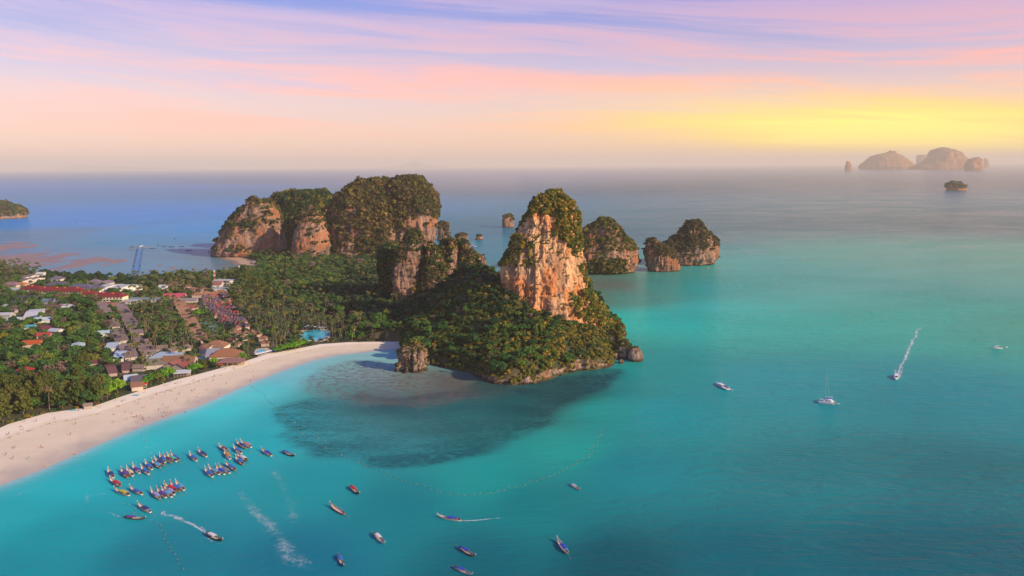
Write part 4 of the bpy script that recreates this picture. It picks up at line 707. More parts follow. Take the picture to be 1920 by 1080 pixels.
H('shed', 'long white metal roofed shed, right one of the pair beside the palms', 231, 537, 17, 54, 7, 'gable', 2.8, (.62, .63, .64), (.70, .68, .64), -.26, 'long white metal sheds', 'shed')
for k, (px, py, L, rc, la) in enumerate([(60, 517, 34, (.27, .22, .25), 'long grey roof'), (70, 522, 30, (.32, .25, .27), 'long pinkish grey roof'), (52, 524, 26, (.24, .20, .24), 'grey purple roof')]):
    H('long_house', la+' slanting among the trees at the left end of the hotels', px, py, 12, L, 4.5, 'gable', 2.6, rc, (.55, .48, .44), -.5, 'slanting long roofs left of the hotels', 'long house')
H('house', 'purplish pink hip roof at the far left among the palms', 22, 531, 24, 15, 4.5, 'hip', 4., (.34, .20, .22), (.58, .46, .38), -.1)
H('house', 'orange roofed house beside the purplish pink roof', 40, 531, 16, 12, 4, 'hip', 3., (.55, .22, .07), (.6, .5, .4), -.1)
H('house', 'small white gable house at the mangrove edge', 77, 512, 13, 11, 4, 'gable', 2.6, (.66, .66, .68), (.72, .7, .68), 0)
H('house', 'low white roofed house under the orange roofed house', 31, 541, 18, 11, 3.6, 'gable', 2., (.55, .58, .62), (.6, .6, .6), -.05)
for k, (px, py, L, W, rc, la) in enumerate([(48, 556, 22, 10, (.10, .10, .14), 'long dark roof'), (65, 556, 20, 10, (.11, .11, .15), 'dark blue grey roof'), (91, 562, 14, 11, (.16, .27, .36), 'teal blue roof'), (113, 565, 19, 9, (.13, .23, .34), 'flat slate blue roof'), (80, 568, 14, 12, (.30, .27, .30), 'grey hipped roof'), (36, 566, 18, 10, (.09, .09, .12), 'blackish roof'), (122, 572, 20, 8, (.55, .55, .58), 'thin whitish roof'), (128, 575, 12, 8, (.6, .6, .62), 'small white roof'), (100, 573, 26, 12, (.19, .10, .09), 'low rusty brown roof'), (20, 579, 18, 14, (.52, .55, .62), 'crumpled pale metal roof'), (12, 588, 14, 12, (.58, .6, .66), 'pale tin roof'), (27, 597, 15, 12, (.50, .62, .68), 'pale blue tin roof'), (8, 572, 14, 12, (.45, .47, .52), 'grey tin roof')]):
    H('house', la+' in the cluttered village left of the bungalow rows', px, py, L, W, 3.6, 'gable' if k % 3 else 'hip', 2., rc, (.42, .38, .36), -.15+.1*(k % 4), 'cluttered roofs of the village', 'house', keep=.8)
H('long_house', 'long white roofed building with a red end at the village edge', 64, 586, 15, 62, 4, 'gable', 2., (.70, .70, .72), (.6, .58, .55), .42, cat='long house')
H('house', 'pale blue tin roofed house below the long white building', 80, 597, 16, 12, 3.5, 'gable', 2., (.55, .66, .72), (.6, .6, .6), .3)
H('house', 'small bright teal roof between dark trees below the village', 55, 611, 11, 10, 3.4, 'gable', 1.8, (.10, .42, .50), (.5, .5, .5), .3)
H('house', 'maroon gable roof joined to a white metal roof in the trees', 91, 613, 14, 11, 4, 'gable', 2.4, (.30, .07, .09), (.5, .42, .38), -.35)
H('house', 'white metal roof right beside the maroon gable roof', 106, 618, 13, 11, 4, 'gable', 2., (.58, .61, .66), (.6, .56, .5), -.35)
H('house', 'small crimson roof just under the maroon gable roof', 83, 626, 12, 8, 3.5, 'gable', 2., (.50, .07, .07), (.5, .4, .35), .25)
H('house', 'vermilion tiled roof with two wings in the dark trees', 61, 641, 15, 10, 4, 'gable', 2.6, (.56, .12, .03), (.5, .4, .3), .25)
H('house', 'light blue metal roofed house among broadleaf trees', 148, 644, 16, 13, 4, 'hip', 2.2, (.52, .62, .70), (.6, .6, .6), -.3)
H('house', 'crimson hip roof standing in the dark wood', 50, 690, 12, 11, 4, 'hip', 2.6, (.42, .05, .05), (.4, .3, .25), -.3)
H('house', 'dark red roof half hidden by bare trees', 79, 703, 10, 9, 4, 'gable', 2.4, (.32, .03, .04), (.35, .25, .22), .6)
H('house', 'blackish blue roof deep in the wood', 35, 703, 15, 12, 3.6, 'hip', 2.2, (.05, .06, .09), (.2, .2, .2), -.3)
H('house', 'turquoise and white tin roof in the palms beside the left bungalow row', 193, 622, 12, 10, 3.5, 'gable', 2., (.50, .66, .74), (.5, .5, .5), .5)
H('long_house', 'long pale blue roof strip, upper one beside the yellow bush', 212, 645, 9, 26, 3.6, 'gable', 1.6, (.56, .68, .76), (.6, .6, .6), .30, 'pale blue strip roofs beside the yellow bush', 'long house')
H('long_house', 'long pale blue roof strip, lower one nearer the beach', 226, 662, 8, 34, 3.6, 'gable', 1.6, (.56, .68, .76), (.6, .6, .6), .34, 'pale blue strip roofs beside the yellow bush', 'long house')
H('long_house', 'narrow maroon roof leading down to the beach shed', 236, 685, 5, 30, 3., 'gable', 1.4, (.24, .10, .09), (.4, .3, .28), .42, cat='long house')
H('long_house', 'narrow rusty roof left of the maroon roof near the beach', 208, 690, 6, 32, 3., 'gable', 1.4, (.25, .11, .09), (.4, .3, .28), .55, cat='long house')
H('hut', 'small maroon hut roof beside the casuarina trees', 174, 677, 6, 12, 3., 'gable', 1.6, (.20, .07, .06), (.35, .3, .28), .5, cat='hut')
H('beach_shed', 'white and blue roofed shed reaching towards the beach', 245, 705, 9, 16, 3.4, 'gable', 1.8, (.62, .72, .78), (.6, .58, .55), .45, cat='shed')
H('beach_shed', 'brown roofed end shed right at the sand', 257, 719, 8, 14, 3.4, 'gable', 1.8, (.38, .18, .11), (.55, .45, .38), .45, cat='shed')
H('beach_shed', 'dark grey roofed shed beside the white and blue shed', 261, 707, 11, 22, 3.6, 'gable', 2.2, (.19, .16, .17), (.4, .36, .34), .42, cat='shed')
H('house', 'grey brown gabled house left of the light blue flat roof', 295, 676, 16, 20, 4, 'gable', 3., (.25, .20, .16), (.5, .45, .4), .35)
H('hall', 'large light blue flat roofed hall behind the brown beach restaurant', 312, 667, 22, 18, 5, 'shed', 1.4, (.55, .68, .76), (.5, .5, .5), -.15, cat='hall')
H('beach_restaurant', 'brown gabled beach restaurant in front of the light blue hall', 337, 672, 26, 14, 4.5, 'gable', 4., (.32, .16, .09), (.5, .4, .32), .12, cat='restaurant')
H('beach_restaurant', 'red brown double gable, left part, before the brown restaurant', 327, 681, 12, 13, 4., 'gable', 3.2, (.33, .12, .10), (.5, .4, .32), 1.35, cat='restaurant')
H('beach_restaurant', 'red brown double gable, right part, before the brown restaurant', 341, 683, 12, 13, 4., 'gable', 3.2, (.31, .10, .085), (.5, .4, .32), 1.35, cat='restaurant')
H('awning_bar', 'low white awning bar open to the sand', 342, 697, 12, 8, 3, 'shed', .8, (.72, .74, .76), (.3, .25, .22), .30, cat='beach bar', open_front=True)
H('resort_house', 'brown hip roofed resort house behind the grey flat roof', 406, 643, 20, 16, 6, 'hip', 4.6, (.38, .19, .11), (.74, .70, .66), -.05, cat='resort house', windows=5)
H('resort_house', 'small orange brown gable left of the hip roofed resort house', 391, 649, 12, 12, 4.5, 'gable', 3.2, (.42, .22, .13), (.6, .5, .42), -.6, cat='resort house')
H('resort_hall', 'long grey flat roofed hall between the brown resort roofs', 401, 660, 12, 30, 5, 'flat', .5, (.46, .46, .48), (.5, .46, .42), .30, cat='hall')
H('resort_house', 'big two tiered brown roof with a pyramid front facing the beach', 425, 660, 26, 16, 5.5, 'hip', 5.4, (.36, .16, .085), (.62, .5, .4), .12, cat='resort house')
H('beach_restaurant', 'open fronted beach restaurant under a purplish low roof', 433, 674, 22, 13, 3.6, 'hip', 2.2, (.33, .17, .16), (.42, .3, .22), .22, cat='restaurant', open_front=True)
H('long_house', 'long slate blue roof across the back of the palm grove', 280, 559, 46, 8, 4, 'gable', 1.8, (.22, .30, .38), (.5, .48, .45), .02, cat='long house', windows=10)
H('house', 'low pale house left of the long slate blue roof', 248, 563, 20, 10, 3.6, 'gable', 1.8, (.45, .46, .48), (.6, .56, .52), .1)
H('pavilion', 'bright pink swept roof pavilion above the brown bungalow row', 328, 553, 26, 14, 4, 'gable', 3.2, (.62, .10, .16), (.5, .3, .3), .15, cat='pavilion')
for px, py in [(371, 553), (386, 551), (403, 551), (415, 549)]: H('house', 'orange brown hip roof in the line above the crowded purple village', px, py-3, 13, 10, 4, 'hip', 3., (.42, .20, .12), (.5, .4, .34), .1, 'orange brown roofs above the crowded village', 'house')
H('house', 'grey ruined looking roof below the pink pavilion', 354, 561, 20, 14, 3.6, 'gable', 2., (.34, .29, .32), (.5, .4, .38), .2)
H('house', 'red roofed house below the grey roof beside the tennis courts', 357, 573, 16, 14, 4, 'hip', 2.6, (.36, .12, .09), (.6, .35, .3), .1)
H('house', 'terracotta roof hidden in palms between the bungalow rows', 206, 569, 22, 14, 4, 'hip', 2.6, (.38, .15, .11), (.5, .4, .35), -.4)
H('villa', 'big white villa at the edge of the far bay under the ridge', 420, 525, 26, 18, 7, 'flat', .8, (.66, .62, .58), (.75, .72, .7), -.1, cat='villa', windows=5, floors=2)
H('long_house', 'terracotta long roof left of the big white villa', 409, 530, 12, 34, 5, 'gable', 2.6, (.42, .17, .13), (.72, .7, .68), .18, cat='long house')
H('house', 'small white flat roofed house below the terracotta long roof', 414, 540, 18, 12, 4, 'flat', .4, (.62, .64, .68), (.7, .7, .7), 0)
H('house', 'white gable end showing among the palms behind the grove', 306, 536, 10, 10, 6, 'gable', 2.4, (.66, .68, .7), (.74, .74, .74), 0)
for k, (px, py) in enumerate([(322, 532), (331, 529), (318, 528), (352, 535), (362, 540), (378, 540)]): H('house', 'small brown roof behind the palms near the far shore', px, py, 12, 11, 4, 'hip', 2.6, (.34, .16, .11), (.5, .4, .35), .2*k, 'small brown roofs near the far shore', 'house', keep=.5)
for k, (px, py) in enumerate([(262, 686), (304, 650), (332, 645), (345, 650), (322, 655)]): H('hut', 'small grey brown hut roof under the coconut palms', px, py, 9, 8, 3., 'gable', 2.2, (.27, .19, .16), (.4, .35, .3), .3*k, 'small huts under the coconut palms', 'hut', keep=.5)
H('beach_kiosk', 'tiny thatched kiosk on the sand before the casuarinas', 165, 758, 5, 4, 2.2, 'gable', 1.2, (.36, .27, .22), (.4, .34, .3), .4, cat='kiosk')
# tennis courts
M_COURT = paint('court_green', (.045, .13, .105), .85); M_LINE = paint('court_line', (.72, .72, .70), .8)
for k, (a, b_, lab) in enumerate([((352, 577), (381, 586), 'dark green tennis court nearer the pink pavilion'), ((374, 603), (405, 616), 'dark green tennis court nearer the beach')]):
    A, B = P(*a, 2.0), P(*b_, 2.0); ct = (A+B)/2; th, _ = row_dir((334, 562), (375, 634)); o = empty('tennis_court', (ct[0], ct[1], 1.95), th); tag(o, lab, 'tennis court', 'pair of tennis courts')
    for s_ in (-1, 1): MB().box((s_*22, 0, .03), (38, 20, .06)).obj('court_surface', M_COURT, o)
    mb = MB(); [mb.box((s_*22, y, .075), (24, .35, .02)) for s_ in (-1, 1) for y in (-5.5, 5.5)]; [mb.box((s_*22+x, 0, .077), (.35, 11, .02)) for s_ in (-1, 1) for x in (-12, 12)]; mb.obj('court_line', M_LINE, o)
    uv = proj(np.array([[A[0], A[1], 2], [B[0], B[1], 2]])); VIS.append((min(a[0], b_[0]), max(a[0], b_[0]), a[1]-2, b_[1], ct[1]-20, .7)); SOLID += [(ct[0], ct[1], 16)]
# pools
M_POOL = paint('pool_water', (.02, .52, .60), .08, .5, .1, .05); M_DECK = paint('pool_deck_pale', (.56, .46, .38), .9)
def pool(lab, px_out, px_deck, keep):
    z = 2.0; c = np.mean([P(*q, z) for q in px_out], 0); o = empty('swimming_pool', (c[0], c[1], z)); tag(o, lab, 'swimming pool')
    for nm, pl, mt, zz in (('deck', px_deck, M_DECK, .02), ('water_surface', px_out, M_POOL, .10)):
        v = np.array([P(*q, z) for q in pl])-c; v = resample(np.vstack([v, v[:1]]), 40)[:-1]; v[:, 2] = zz; mb = MB(); n_ = len(v); lo = v.copy(); lo[:, 2] = -.6; mb.add(np.vstack([v, lo]), [tuple(range(n_))]+[(i, i+n_, (i+1) % n_+n_, (i+1) % n_) for i in range(n_)])
        ob = mb.obj(nm, mt, o); bm = bmesh.new(); bm.from_mesh(ob.data); bmesh.ops.recalc_face_normals(bm, faces=bm.faces); bm.normal_update()
        if max(bm.faces, key=lambda f: len(f.verts)).normal.z < 0: bmesh.ops.reverse_faces(bm, faces=bm.faces)
        bm.to_mesh(ob.data); bm.free()
    us = [q[0] for q in px_out]; vs = [q[1] for q in px_out]; VIS.append((min(us), max(us), min(vs), max(vs)+2, c[1]-30, keep)); SOLID.append((c[0], c[1], 16)); return o, c
pool('large kidney shaped turquoise pool at the far end of the beach', [(566, 630), (570, 622), (580, 619), (600, 618), (612, 620), (618, 624), (612, 631), (604, 637), (585, 638), (566, 638)], [(564, 640), (562, 626), (566, 614), (590, 611), (612, 615), (622, 623), (618, 634), (606, 640)], .95)
pool('small blue pool behind the line of beach parasols', [(481, 659), (486, 656), (494, 655), (500, 658), (498, 662), (484, 664)], [(476, 661), (480, 654), (500, 652), (512, 657), (508, 662), (480, 668)], .95)
pool('small dim pool between the two beach restaurants', [(370, 666), (378, 664), (386, 667), (388, 672), (376, 675), (369, 671)], [(366, 668), (372, 661), (390, 664), (394, 672), (380, 678), (366, 674)], .8)
LM = [(62, 538, 'leftmost red hotel wing'), (97, 541, 'long red hotel wing, left of the pair'), (135, 542, 'long red hotel wing, right of the pair'), (213, 552, 'cream hotel'), (110, 531, 'left purple roofed villa'), (153, 535, 'middle purple roofed villa'), (231, 537, 'white metal sheds'), (60, 517, 'slanting long roofs'), (22, 531, 'purplish pink far left roof'), (40, 556, 'long dark roofs of the village'), (91, 562, 'teal blue roof'), (125, 572, 'thin whitish roofs'), (20, 585, 'pale tin roofs'), (64, 586, 'long white building with a red end'), (80, 600, 'pale blue tin roof'), (55, 611, 'bright teal roof'), (95, 615, 'maroon gable roof'), (61, 641, 'vermilion tiled roof'), (148, 644, 'light blue metal roof'), (50, 690, 'crimson hip roof'), (79, 703, 'dark red roof'), (35, 703, 'blackish blue roof'), (6, 645, 'tall golden tree'), (195, 590, 'upper end of the left bungalow row'), (225, 625, 'middle of the left bungalow row'), (242, 660, 'lower end of the left bungalow row'), (228, 578, 'upper end of the right bungalow row'), (252, 618, 'middle of the right bungalow row'), (276, 655, 'lower end of the right bungalow row'), (280, 559, 'long slate blue roof'), (328, 553, 'bright pink pavilion'), (340, 575, 'upper end of the brown bungalow row'), (360, 608, 'middle of the brown bungalow row'), (375, 634, 'lower end of the brown bungalow row'), (300, 600, 'dense heart of the palm grove'), (366, 582, 'upper tennis court'), (390, 610, 'lower tennis court'), (400, 575, 'middle of the crowded village'), (450, 595, 'right edge of the crowded village'), (455, 622, 'small reddish cottage roofs'), (490, 634, 'rightmost reddish cottage roof'), (312, 667, 'light blue flat roofed hall'), (295, 676, 'grey brown gabled house'), (406, 643, 'brown hip roofed resort house'), (425, 662, 'two tiered brown roof'), (212, 645, 'upper pale blue strip roof'), (226, 664, 'lower pale blue strip roof'), (208, 690, 'narrow rusty roof'), (257, 719, 'brown end shed'), (490, 660, 'small blue pool'), (560, 625, 'left end of the large pool'), (620, 622, 'right end of the large pool'), (590, 600, 'palms above the large pool'), (540, 590, 'slope left above the large pool'), (420, 525, 'big white villa'), (500, 525, 'palms at the foot of the small cone'), (560, 500, 'forest under the small cone'), (640, 490, 'forest under the huge massif'), (660, 560, 'middle of the forest valley'), (700, 620, 'beach end below the mauve crag'), (770, 600, 'pale foot of the mauve crag'), (860, 560, 'ragged dark crag'), (780, 640, 'split shore boulder'), (850, 650, 'left end of the headland slope'), (900, 690, 'sea cliff under the slope, left end'), (960, 690, 'sea cliff under the slope, middle'), (1040, 680, 'sea cliff under the slope, right end'), (930, 640, 'middle of the headland slope'), (1010, 640, 'foot of the orange cliff face'), (1110, 640, 'right tip of the headland'), (930, 560, 'left foot of the tallest tower'), (110, 735, 'tall casuarinas by the sand'), (20, 740, 'leftmost casuarinas'), (178, 735, 'rightmost casuarinas'), (120, 672, 'pale bare tree in the left wood'), (256, 505, 'landward end of the blue pier'), (150, 512, 'muddy edge left of the pier'), (340, 520, 'muddy edge right of the pier'), (165, 610, 'wood left of the left bungalow row'), (140, 700, 'wood behind the casuarinas')]
LMA = np.array([q[:2] for q in LM], float); NMK = {'broad': 'broadleaf tree', 'palm': 'coconut palm', 'dry': 'bare tree', 'dark': 'dark dense tree', 'casu': 'feathery olive casuarina'}
def zone_label(k, x, u_, v_, z_, s_=1.):
    d = ((LMA-[u_, v_])*[1, 1.6]); q = (d**2).sum(1).argmin(); dx, dy = u_-LMA[q, 0], v_-LMA[q, 1]
    side = 'right of' if dx > 9 and dx > abs(dy)*1.3 else ('left of' if dx < -9 and -dx > abs(dy)*1.3 else ('in front of' if dy > 5 else ('behind' if dy < -5 else 'beside')))
    size = 'tall' if s_ > (.97 if k == 'palm' else .88) else ('small' if s_ < (.85 if k == 'palm' else .62) else 'middling')
    return '%s %s %s the %s' % (size, NMK[k], side, LM[q][2])
# ------------------------------------------------------------------ trees
def crowd_copy(root, kids, loc, s, rz, lab, group):
    c = copy_tree(root, kids); c.location = loc; c.scale = s; c.rotation_euler = (0, 0, rz); c['label'] = lab; c['group'] = group; return c
def proto(name, cat, trunk, crown):
    o = link(name, trunk); k = link('crown', crown, o); o['category'] = cat; return o, k
PROTO = {}
def protos():
    for k in range(7): PROTO.setdefault('broad', []).append(proto('broadleaf_tree', 'tree', tree_trunk(k, 6.5, .38, M_BARK), broad_crown(40+k, M_BROAD, (4.2, 5.6, 3.8, 6.0, 4.8, 5.2, 4.4)[k], (10., 9., 11.5, 9.5, 10., 12., 8.5)[k], (9, 15, 8, 17, 11, 13, 10)[k], (.85, 1., .75, 1.05, .9, .8, 1.)[k], 50, (.8, .5, 1.3, .6, .9, 1.15, .7)[k])))
    for k in range(3): PROTO.setdefault('dark', []).append(proto('mangrove_tree', 'tree', tree_trunk(20+k, 5.5, .34, M_BARK), broad_crown(60+k, M_DARK, 4.8, 9.2, 12, .85, 46, .8)))
    for k in range(2): PROTO.setdefault('lime', []).append(proto('sea_almond_tree', 'tree', tree_trunk(30+k, 5., .36, M_BARK), broad_crown(70+k, M_LIME, 5., 8.2, 14, .85, 56, .9)))
    for k in range(5):
        H_ = 9.5+1.6*k; ln = (RNG.normal(0, 1.1), RNG.normal(0, 1.1)); PROTO.setdefault('palm', []).append(proto('coconut_palm', 'palm tree', palm_trunk(H_, ln, M_PTRUNK), palm_crown(80+k, M_PALM, H_, ln)))
    for k in range(4): PROTO.setdefault('casu', []).append(proto('casuarina_tree', 'tree', tree_trunk(90+k, 13., .36, M_BARK, .03, 5), casu_crown(95+k, M_CASU, 15.5, 4.8)))
    for k in range(2): PROTO.setdefault('dry', []).append(proto('dry_tree', 'tree', tree_trunk(110+k, 6., .3, M_BARK), dry_crown(112+k, M_DRY)))
    PROTO.setdefault('yellow', []).append(proto('yellow_tree', 'tree', tree_trunk(120, 5., .3, M_BARK), broad_crown(121, M_YEL, 4.4, 9., 11, .85, 50, .9)))
protos()
NAME = {}
KIDS = {}
for kk, lst in PROTO.items():
    for o, c in lst: KIDS[o.name] = [c]
USED = set()
def put(kind, x, y, s, lab, group, sz=None, j=None):
    lst = PROTO[kind]; j = RNG.integers(len(lst)) if j is None else j % len(lst); root, crown = lst[j]; z = float(land_z(x, y))-.3
    sc_ = (s, s, s if sz is None else sz)
    if root.name not in USED:
        USED.add(root.name); root.location = (x, y, z); root.scale = sc_; root.rotation_euler = (0, 0, RNG.uniform(0, 6.28)); root['label'] = lab; root['group'] = group; return root
    c = root.copy(); COL.objects.link(c); k = crown.copy(); COL.objects.link(k); k.parent = c; c.location = (x, y, z); c.scale = sc_; c.rotation_euler = (0, 0, RNG.uniform(0, 6.28)); c['label'] = lab; c['group'] = group; return c
# hand set trees: kind, base px, base py, size
HAND = [('lime', 315, 709, 1.15, 'bright green rounded tree at the sand before the brown restaurant'), ('lime', 306, 712, .95, 'smaller bright green tree on the left of the rounded beach tree'), ('lime', 283, 718, .95, 'bright green tree between the brown shed and the rounded beach tree'), ('lime', 272, 722, .7, 'small bright green bush tree beside the brown end shed'),
 ('lime', 220, 736, 1.35, 'large bright green tree at the sand left of the brown end shed'), ('lime', 205, 742, 1.05, 'bright green tree leaning on the left of the large beach tree'), ('lime', 195, 722, 1.1, 'bright green tree behind the large beach tree'), ('lime', 362, 699, .95, 'bright green tree right of the white awning bar'), ('lime', 371, 695, .8, 'green tree between the awning bar and the brownish casuarina'), ('casu', 383, 693, .62, 'brownish casuarina at the sand between two green trees'), ('lime', 402, 685, .85, 'green tree left of the red umbrellas'), ('lime', 453, 677, .95, 'round green tree right of the open fronted restaurant'), ('lime', 372, 596, 1.25, 'big bright green tree beside the tennis courts'),
 ('lime', 529, 659, .85, 'green beach tree right of the parasol line'), ('lime', 541, 657, .9, 'second green beach tree right of the parasol line'), ('lime', 553, 655, .9, 'green beach tree midway between parasols and large pool'), ('lime', 563, 651, .9, 'green tree at the left corner of the large pool'), ('lime', 573, 647, .65, 'small green tree in front of the large pool'), ('lime', 519, 661, .7, 'small green tree nearest the parasol line'),
 ('lime', 662, 637, .9, 'lime green tree right of the large pool at the beach end'), ('yellow', 6, 645, 1.25, 'tall golden tree at the left edge above the wood'), ('yellow', 222, 648, .55, 'small bright yellow bush tree beside the pale blue roof'), ('yellow', 227, 656, .45, 'second yellow bush below the pale blue strip roof'), ('yellow', 243, 612, .5, 'yellow bush beside the right bungalow row'), ('yellow', 470, 583, .9, 'yellow green tree at the edge of the crowded village'), ('yellow', 480, 580, .75, 'second yellow green tree beside the crowded village'),
 ('dry', 123, 668, 1.0, 'pale bare crowned tree in the middle of the left wood'), ('dry', 118, 712, 1.05, 'greyish bare tree above the casuarinas'), ('dry', 92, 706, .95, 'bare tree beside the dark red roof'), ('dry', 20, 700, 1., 'bare tree at the left above the casuarinas'), ('dry', 80, 648, .9, 'bare crowned tree right of the vermilion roof'), ('dry', 9, 566, 1.1, 'tall bare tree at the left edge of the village'), ('dry', 92, 553, .9, 'bare tree before the long red hotel wing'), ('dry', 62, 556, .9, 'bare tree before the leftmost red hotel wing'), ('dry', 700, 640, .8, 'bare pinkish tree at the beach end below the mauve crag'), ('dry', 27, 590, 1., 'bare tree over the pale tin roofs'), ('dry', 148, 700, .9, 'bare tree behind the tall casuarinas')]
CAS = [(-20, 800, 1.), (6, 792, 1.0), (24, 772, 1.05), (44, 777, .9), (30, 752, 1.05), (58, 762, 1.0), (75, 762, 1.0), (84, 748, 1.05), (62, 740, 1.), (98, 745, .9), (112, 764, .95), (128, 758, .85), (145, 760, .92), (160, 752, .9), (178, 754, 1.0), (188, 744, .85), (10, 742, .95), (46, 728, .85), (-6, 762, 1.), (152, 706, .85), (146, 722, .8), (160, 690, .8), (168, 664, .75), (486, 566, 1.0), (496, 556, 1.0), (505, 570, .9), (478, 548, 1.), (462, 535, .95), (470, 542, .9), (448, 528, .9), (492, 545, .9), (510, 560, .8), (458, 520, .9)]
HB = []
for kd, px, py, s, lab in HAND: p = P(px, py, 2.0); put(kd, p[0], p[1], s, lab, {'lime': 'bright green trees near the beach', 'yellow': 'yellow trees', 'dry': 'bare and dry trees in the wood', 'casu': None}[kd] or 'casuarina trees'); HB.append((p[0], p[1], 4.5*s))
for k, (px, py, s) in enumerate(CAS):
    p = P(px, py, 2.0); put('casu', p[0], p[1], s*1.25, zone_label('casu', 0, px, py, 0, s), 'casuarina trees', s*RNG.uniform(1.15, 1.4)); HB.append((p[0], p[1], 3.2*s))
# everything else: a jittered cover of the land
gx, gy = np.meshgrid(np.arange(-1050, 130, 6.4), np.arange(545, 1690, 7.0), indexing='xy'); gx = (gx+RNG.uniform(-2.8, 2.8, gx.shape)).ravel(); gy = (gy+RNG.uniform(-3., 3., gy.shape)).ravel()
ok = inpoly(gx, gy, LAND) & (dpoly(gx, gy, LAND) > 3.); gx, gy = gx[ok], gy[ok]
for (sx_, sy_, sr) in SOLID+HB: ok = (gx-sx_)**2+(gy-sy_)**2 > (sr*.85)**2; gx, gy = gx[ok], gy[ok]
gz = land_z(gx, gy); uv = proj(np.c_[gx, gy, gz+6]); ok = (uv[:, 0] > -90) & (uv[:, 0] < 1300); gx, gy, gz, uv = gx[ok], gy[ok], gz[ok], uv[ok]
ZP = [(252, 520), (430, 512), (520, 556), (640, 590), (690, 634), (560, 648), (440, 676), (380, 690), (262, 700), (180, 640), (236, 570)]
ZP2 = [(0, 478), (80, 495), (70, 530), (0, 540)]
ZM = [(72, 500), (150, 500), (150, 528), (75, 528)]; ZM2 = [(140, 505), (205, 505), (205, 528), (140, 528)]; ZM3 = [(215, 512), (300, 512), (300, 532), (215, 532)]
u, v = uv[:, 0], uv[:, 1]; rnd = RNG.random(len(u)); nzf = fbm(np.c_[gx/40, gy/40, 0*gx], 3, 12)
inP = inpoly(u, v, ZP) | inpoly(u, v, ZP2); inM = inpoly(u, v, ZM) | inpoly(u, v, ZM2) | inpoly(u, v, ZM3)
kind = np.where(inP & (rnd+nzf*.5 < .66), 'palm', np.where(inM, 'dark', np.where((u > 440) & (u < 760) & (v < 650) & (rnd < .30+nzf*.4), 'palm', np.where(rnd < .06, 'palm', np.where(rnd > .965, 'dry', 'broad')))))
kind = np.where((kind == 'palm') & (u > 620) & (gz > 9), 'broad', kind)
kind = np.where((u > 640) & (v < 600) & (kind == 'broad') & (rnd > .30), 'dark', kind)  # shade of tower and crags painted by swapping in darker leaves
sz = np.clip(RNG.lognormal(-.28, .26, len(u)), .42, 1.3); sz = np.where(kind == 'palm', RNG.uniform(.75, 1.1, len(u)), sz); sz = np.where((gz > 9), sz*.72, sz); sz = np.where((u > 560) & (gz <= 9) & (kind != 'palm'), sz*1.1, sz); sz = np.where(inP & (kind == 'broad'), sz*.7, sz)
# keep sight lines to roofs and pools open
hgt = np.where(kind == 'palm', 12.5, 10.)*sz; wd = np.where(kind == 'palm', 3., 4.6)*sz; dist = np.hypot(gx, gy)
top = proj(np.c_[gx, gy, gz+hgt])[:, 1]; bot = proj(np.c_[gx, gy, gz+hgt*.35])[:, 1]; hw = wd/dist*FPX; bad = np.zeros(len(u), bool)
for (u0, u1, v0, v1, yy_, kp) in VIS:
    ow = np.clip(np.minimum(u+hw, u1)-np.maximum(u-hw, u0), 0, None); oh = np.clip(np.minimum(bot, v1)-np.maximum(top, v0), 0, None)
    fr = ow*oh/np.maximum((u1-u0)*(v1-v0), 1); bad |= (fr > (.025 if kp == .95 else .10)) & (gy < yy_+(34 if kp == .95 else 4)) & (RNG.random(len(u)) < (kp if kp > .9 else kp*.58))
tz = [KV[l][1] for l in KV if 'crag' in KV[l][0].name or 'tower' in KV[l][0].name or 'massif' in KV[l][0].name or 'ridge' in KV[l][0].name or 'cone' in KV[l][0].name]
for V_ in tz:
    lo = V_[V_[:, 2] < 40]; c0, e0 = (lo[:, :2].max(0)+lo[:, :2].min(0))/2, (lo[:, :2].max(0)-lo[:, :2].min(0))/2; bad |= ((gx-c0[0])/e0[0])**2+((gy-c0[1])/e0[1])**2 < .72
bad |= (gx > 45) & (gy < 830) & (gz > 1.95) & (RNG.random(len(u)) < .85)
thin = (fbm(np.c_[gx/16, gy/16, 0*gx], 2, 33) > .42) & (gz < 4) & (u < 640); bad |= thin
ok = ~bad; gx, gy, gz, u, v, kind, sz, dist = [q[ok] for q in (gx, gy, gz, u, v, kind, sz, dist)]
inview = (u > 4) & (u < 1200)
GRP = {'palm': 'coconut palms', 'broad': 'broadleaf trees of the peninsula', 'dry': 'bare and dry trees in the wood', 'dark': 'dark dense trees'}
rest = {'palm': [], 'broad': [], 'dry': [], 'dark': []}
for k, lim in (('broad', 300), ('palm', 300), ('dry', 40), ('dark', 60)):
    idx = np.where((kind == k) & inview)[0]; idx = idx[np.argsort(dist[idx]/sz[idx])]
    for i in idx[:lim]: put(k, gx[i], gy[i], sz[i], zone_label(k, gx[i], u[i], v[i], gz[i], sz[i]), GRP[k], sz[i]*RNG.uniform(.85, 1.15))
    other = np.setdiff1d(np.where(kind == k)[0], idx[:lim]); rest[k] = other
def crowns(k): return [c for o, c in PROTO[k]]
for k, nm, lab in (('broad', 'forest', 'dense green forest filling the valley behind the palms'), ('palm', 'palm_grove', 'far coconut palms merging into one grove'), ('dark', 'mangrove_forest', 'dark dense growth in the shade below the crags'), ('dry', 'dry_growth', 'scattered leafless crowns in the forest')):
    i = rest[k]
    if len(i): o = scatter(nm, np.c_[gx[i], gy[i], gz[i]-.4], np.c_[sz[i], sz[i], sz[i]*RNG.uniform(.85, 1.15, len(i))], crowns(k)); o['label'] = lab
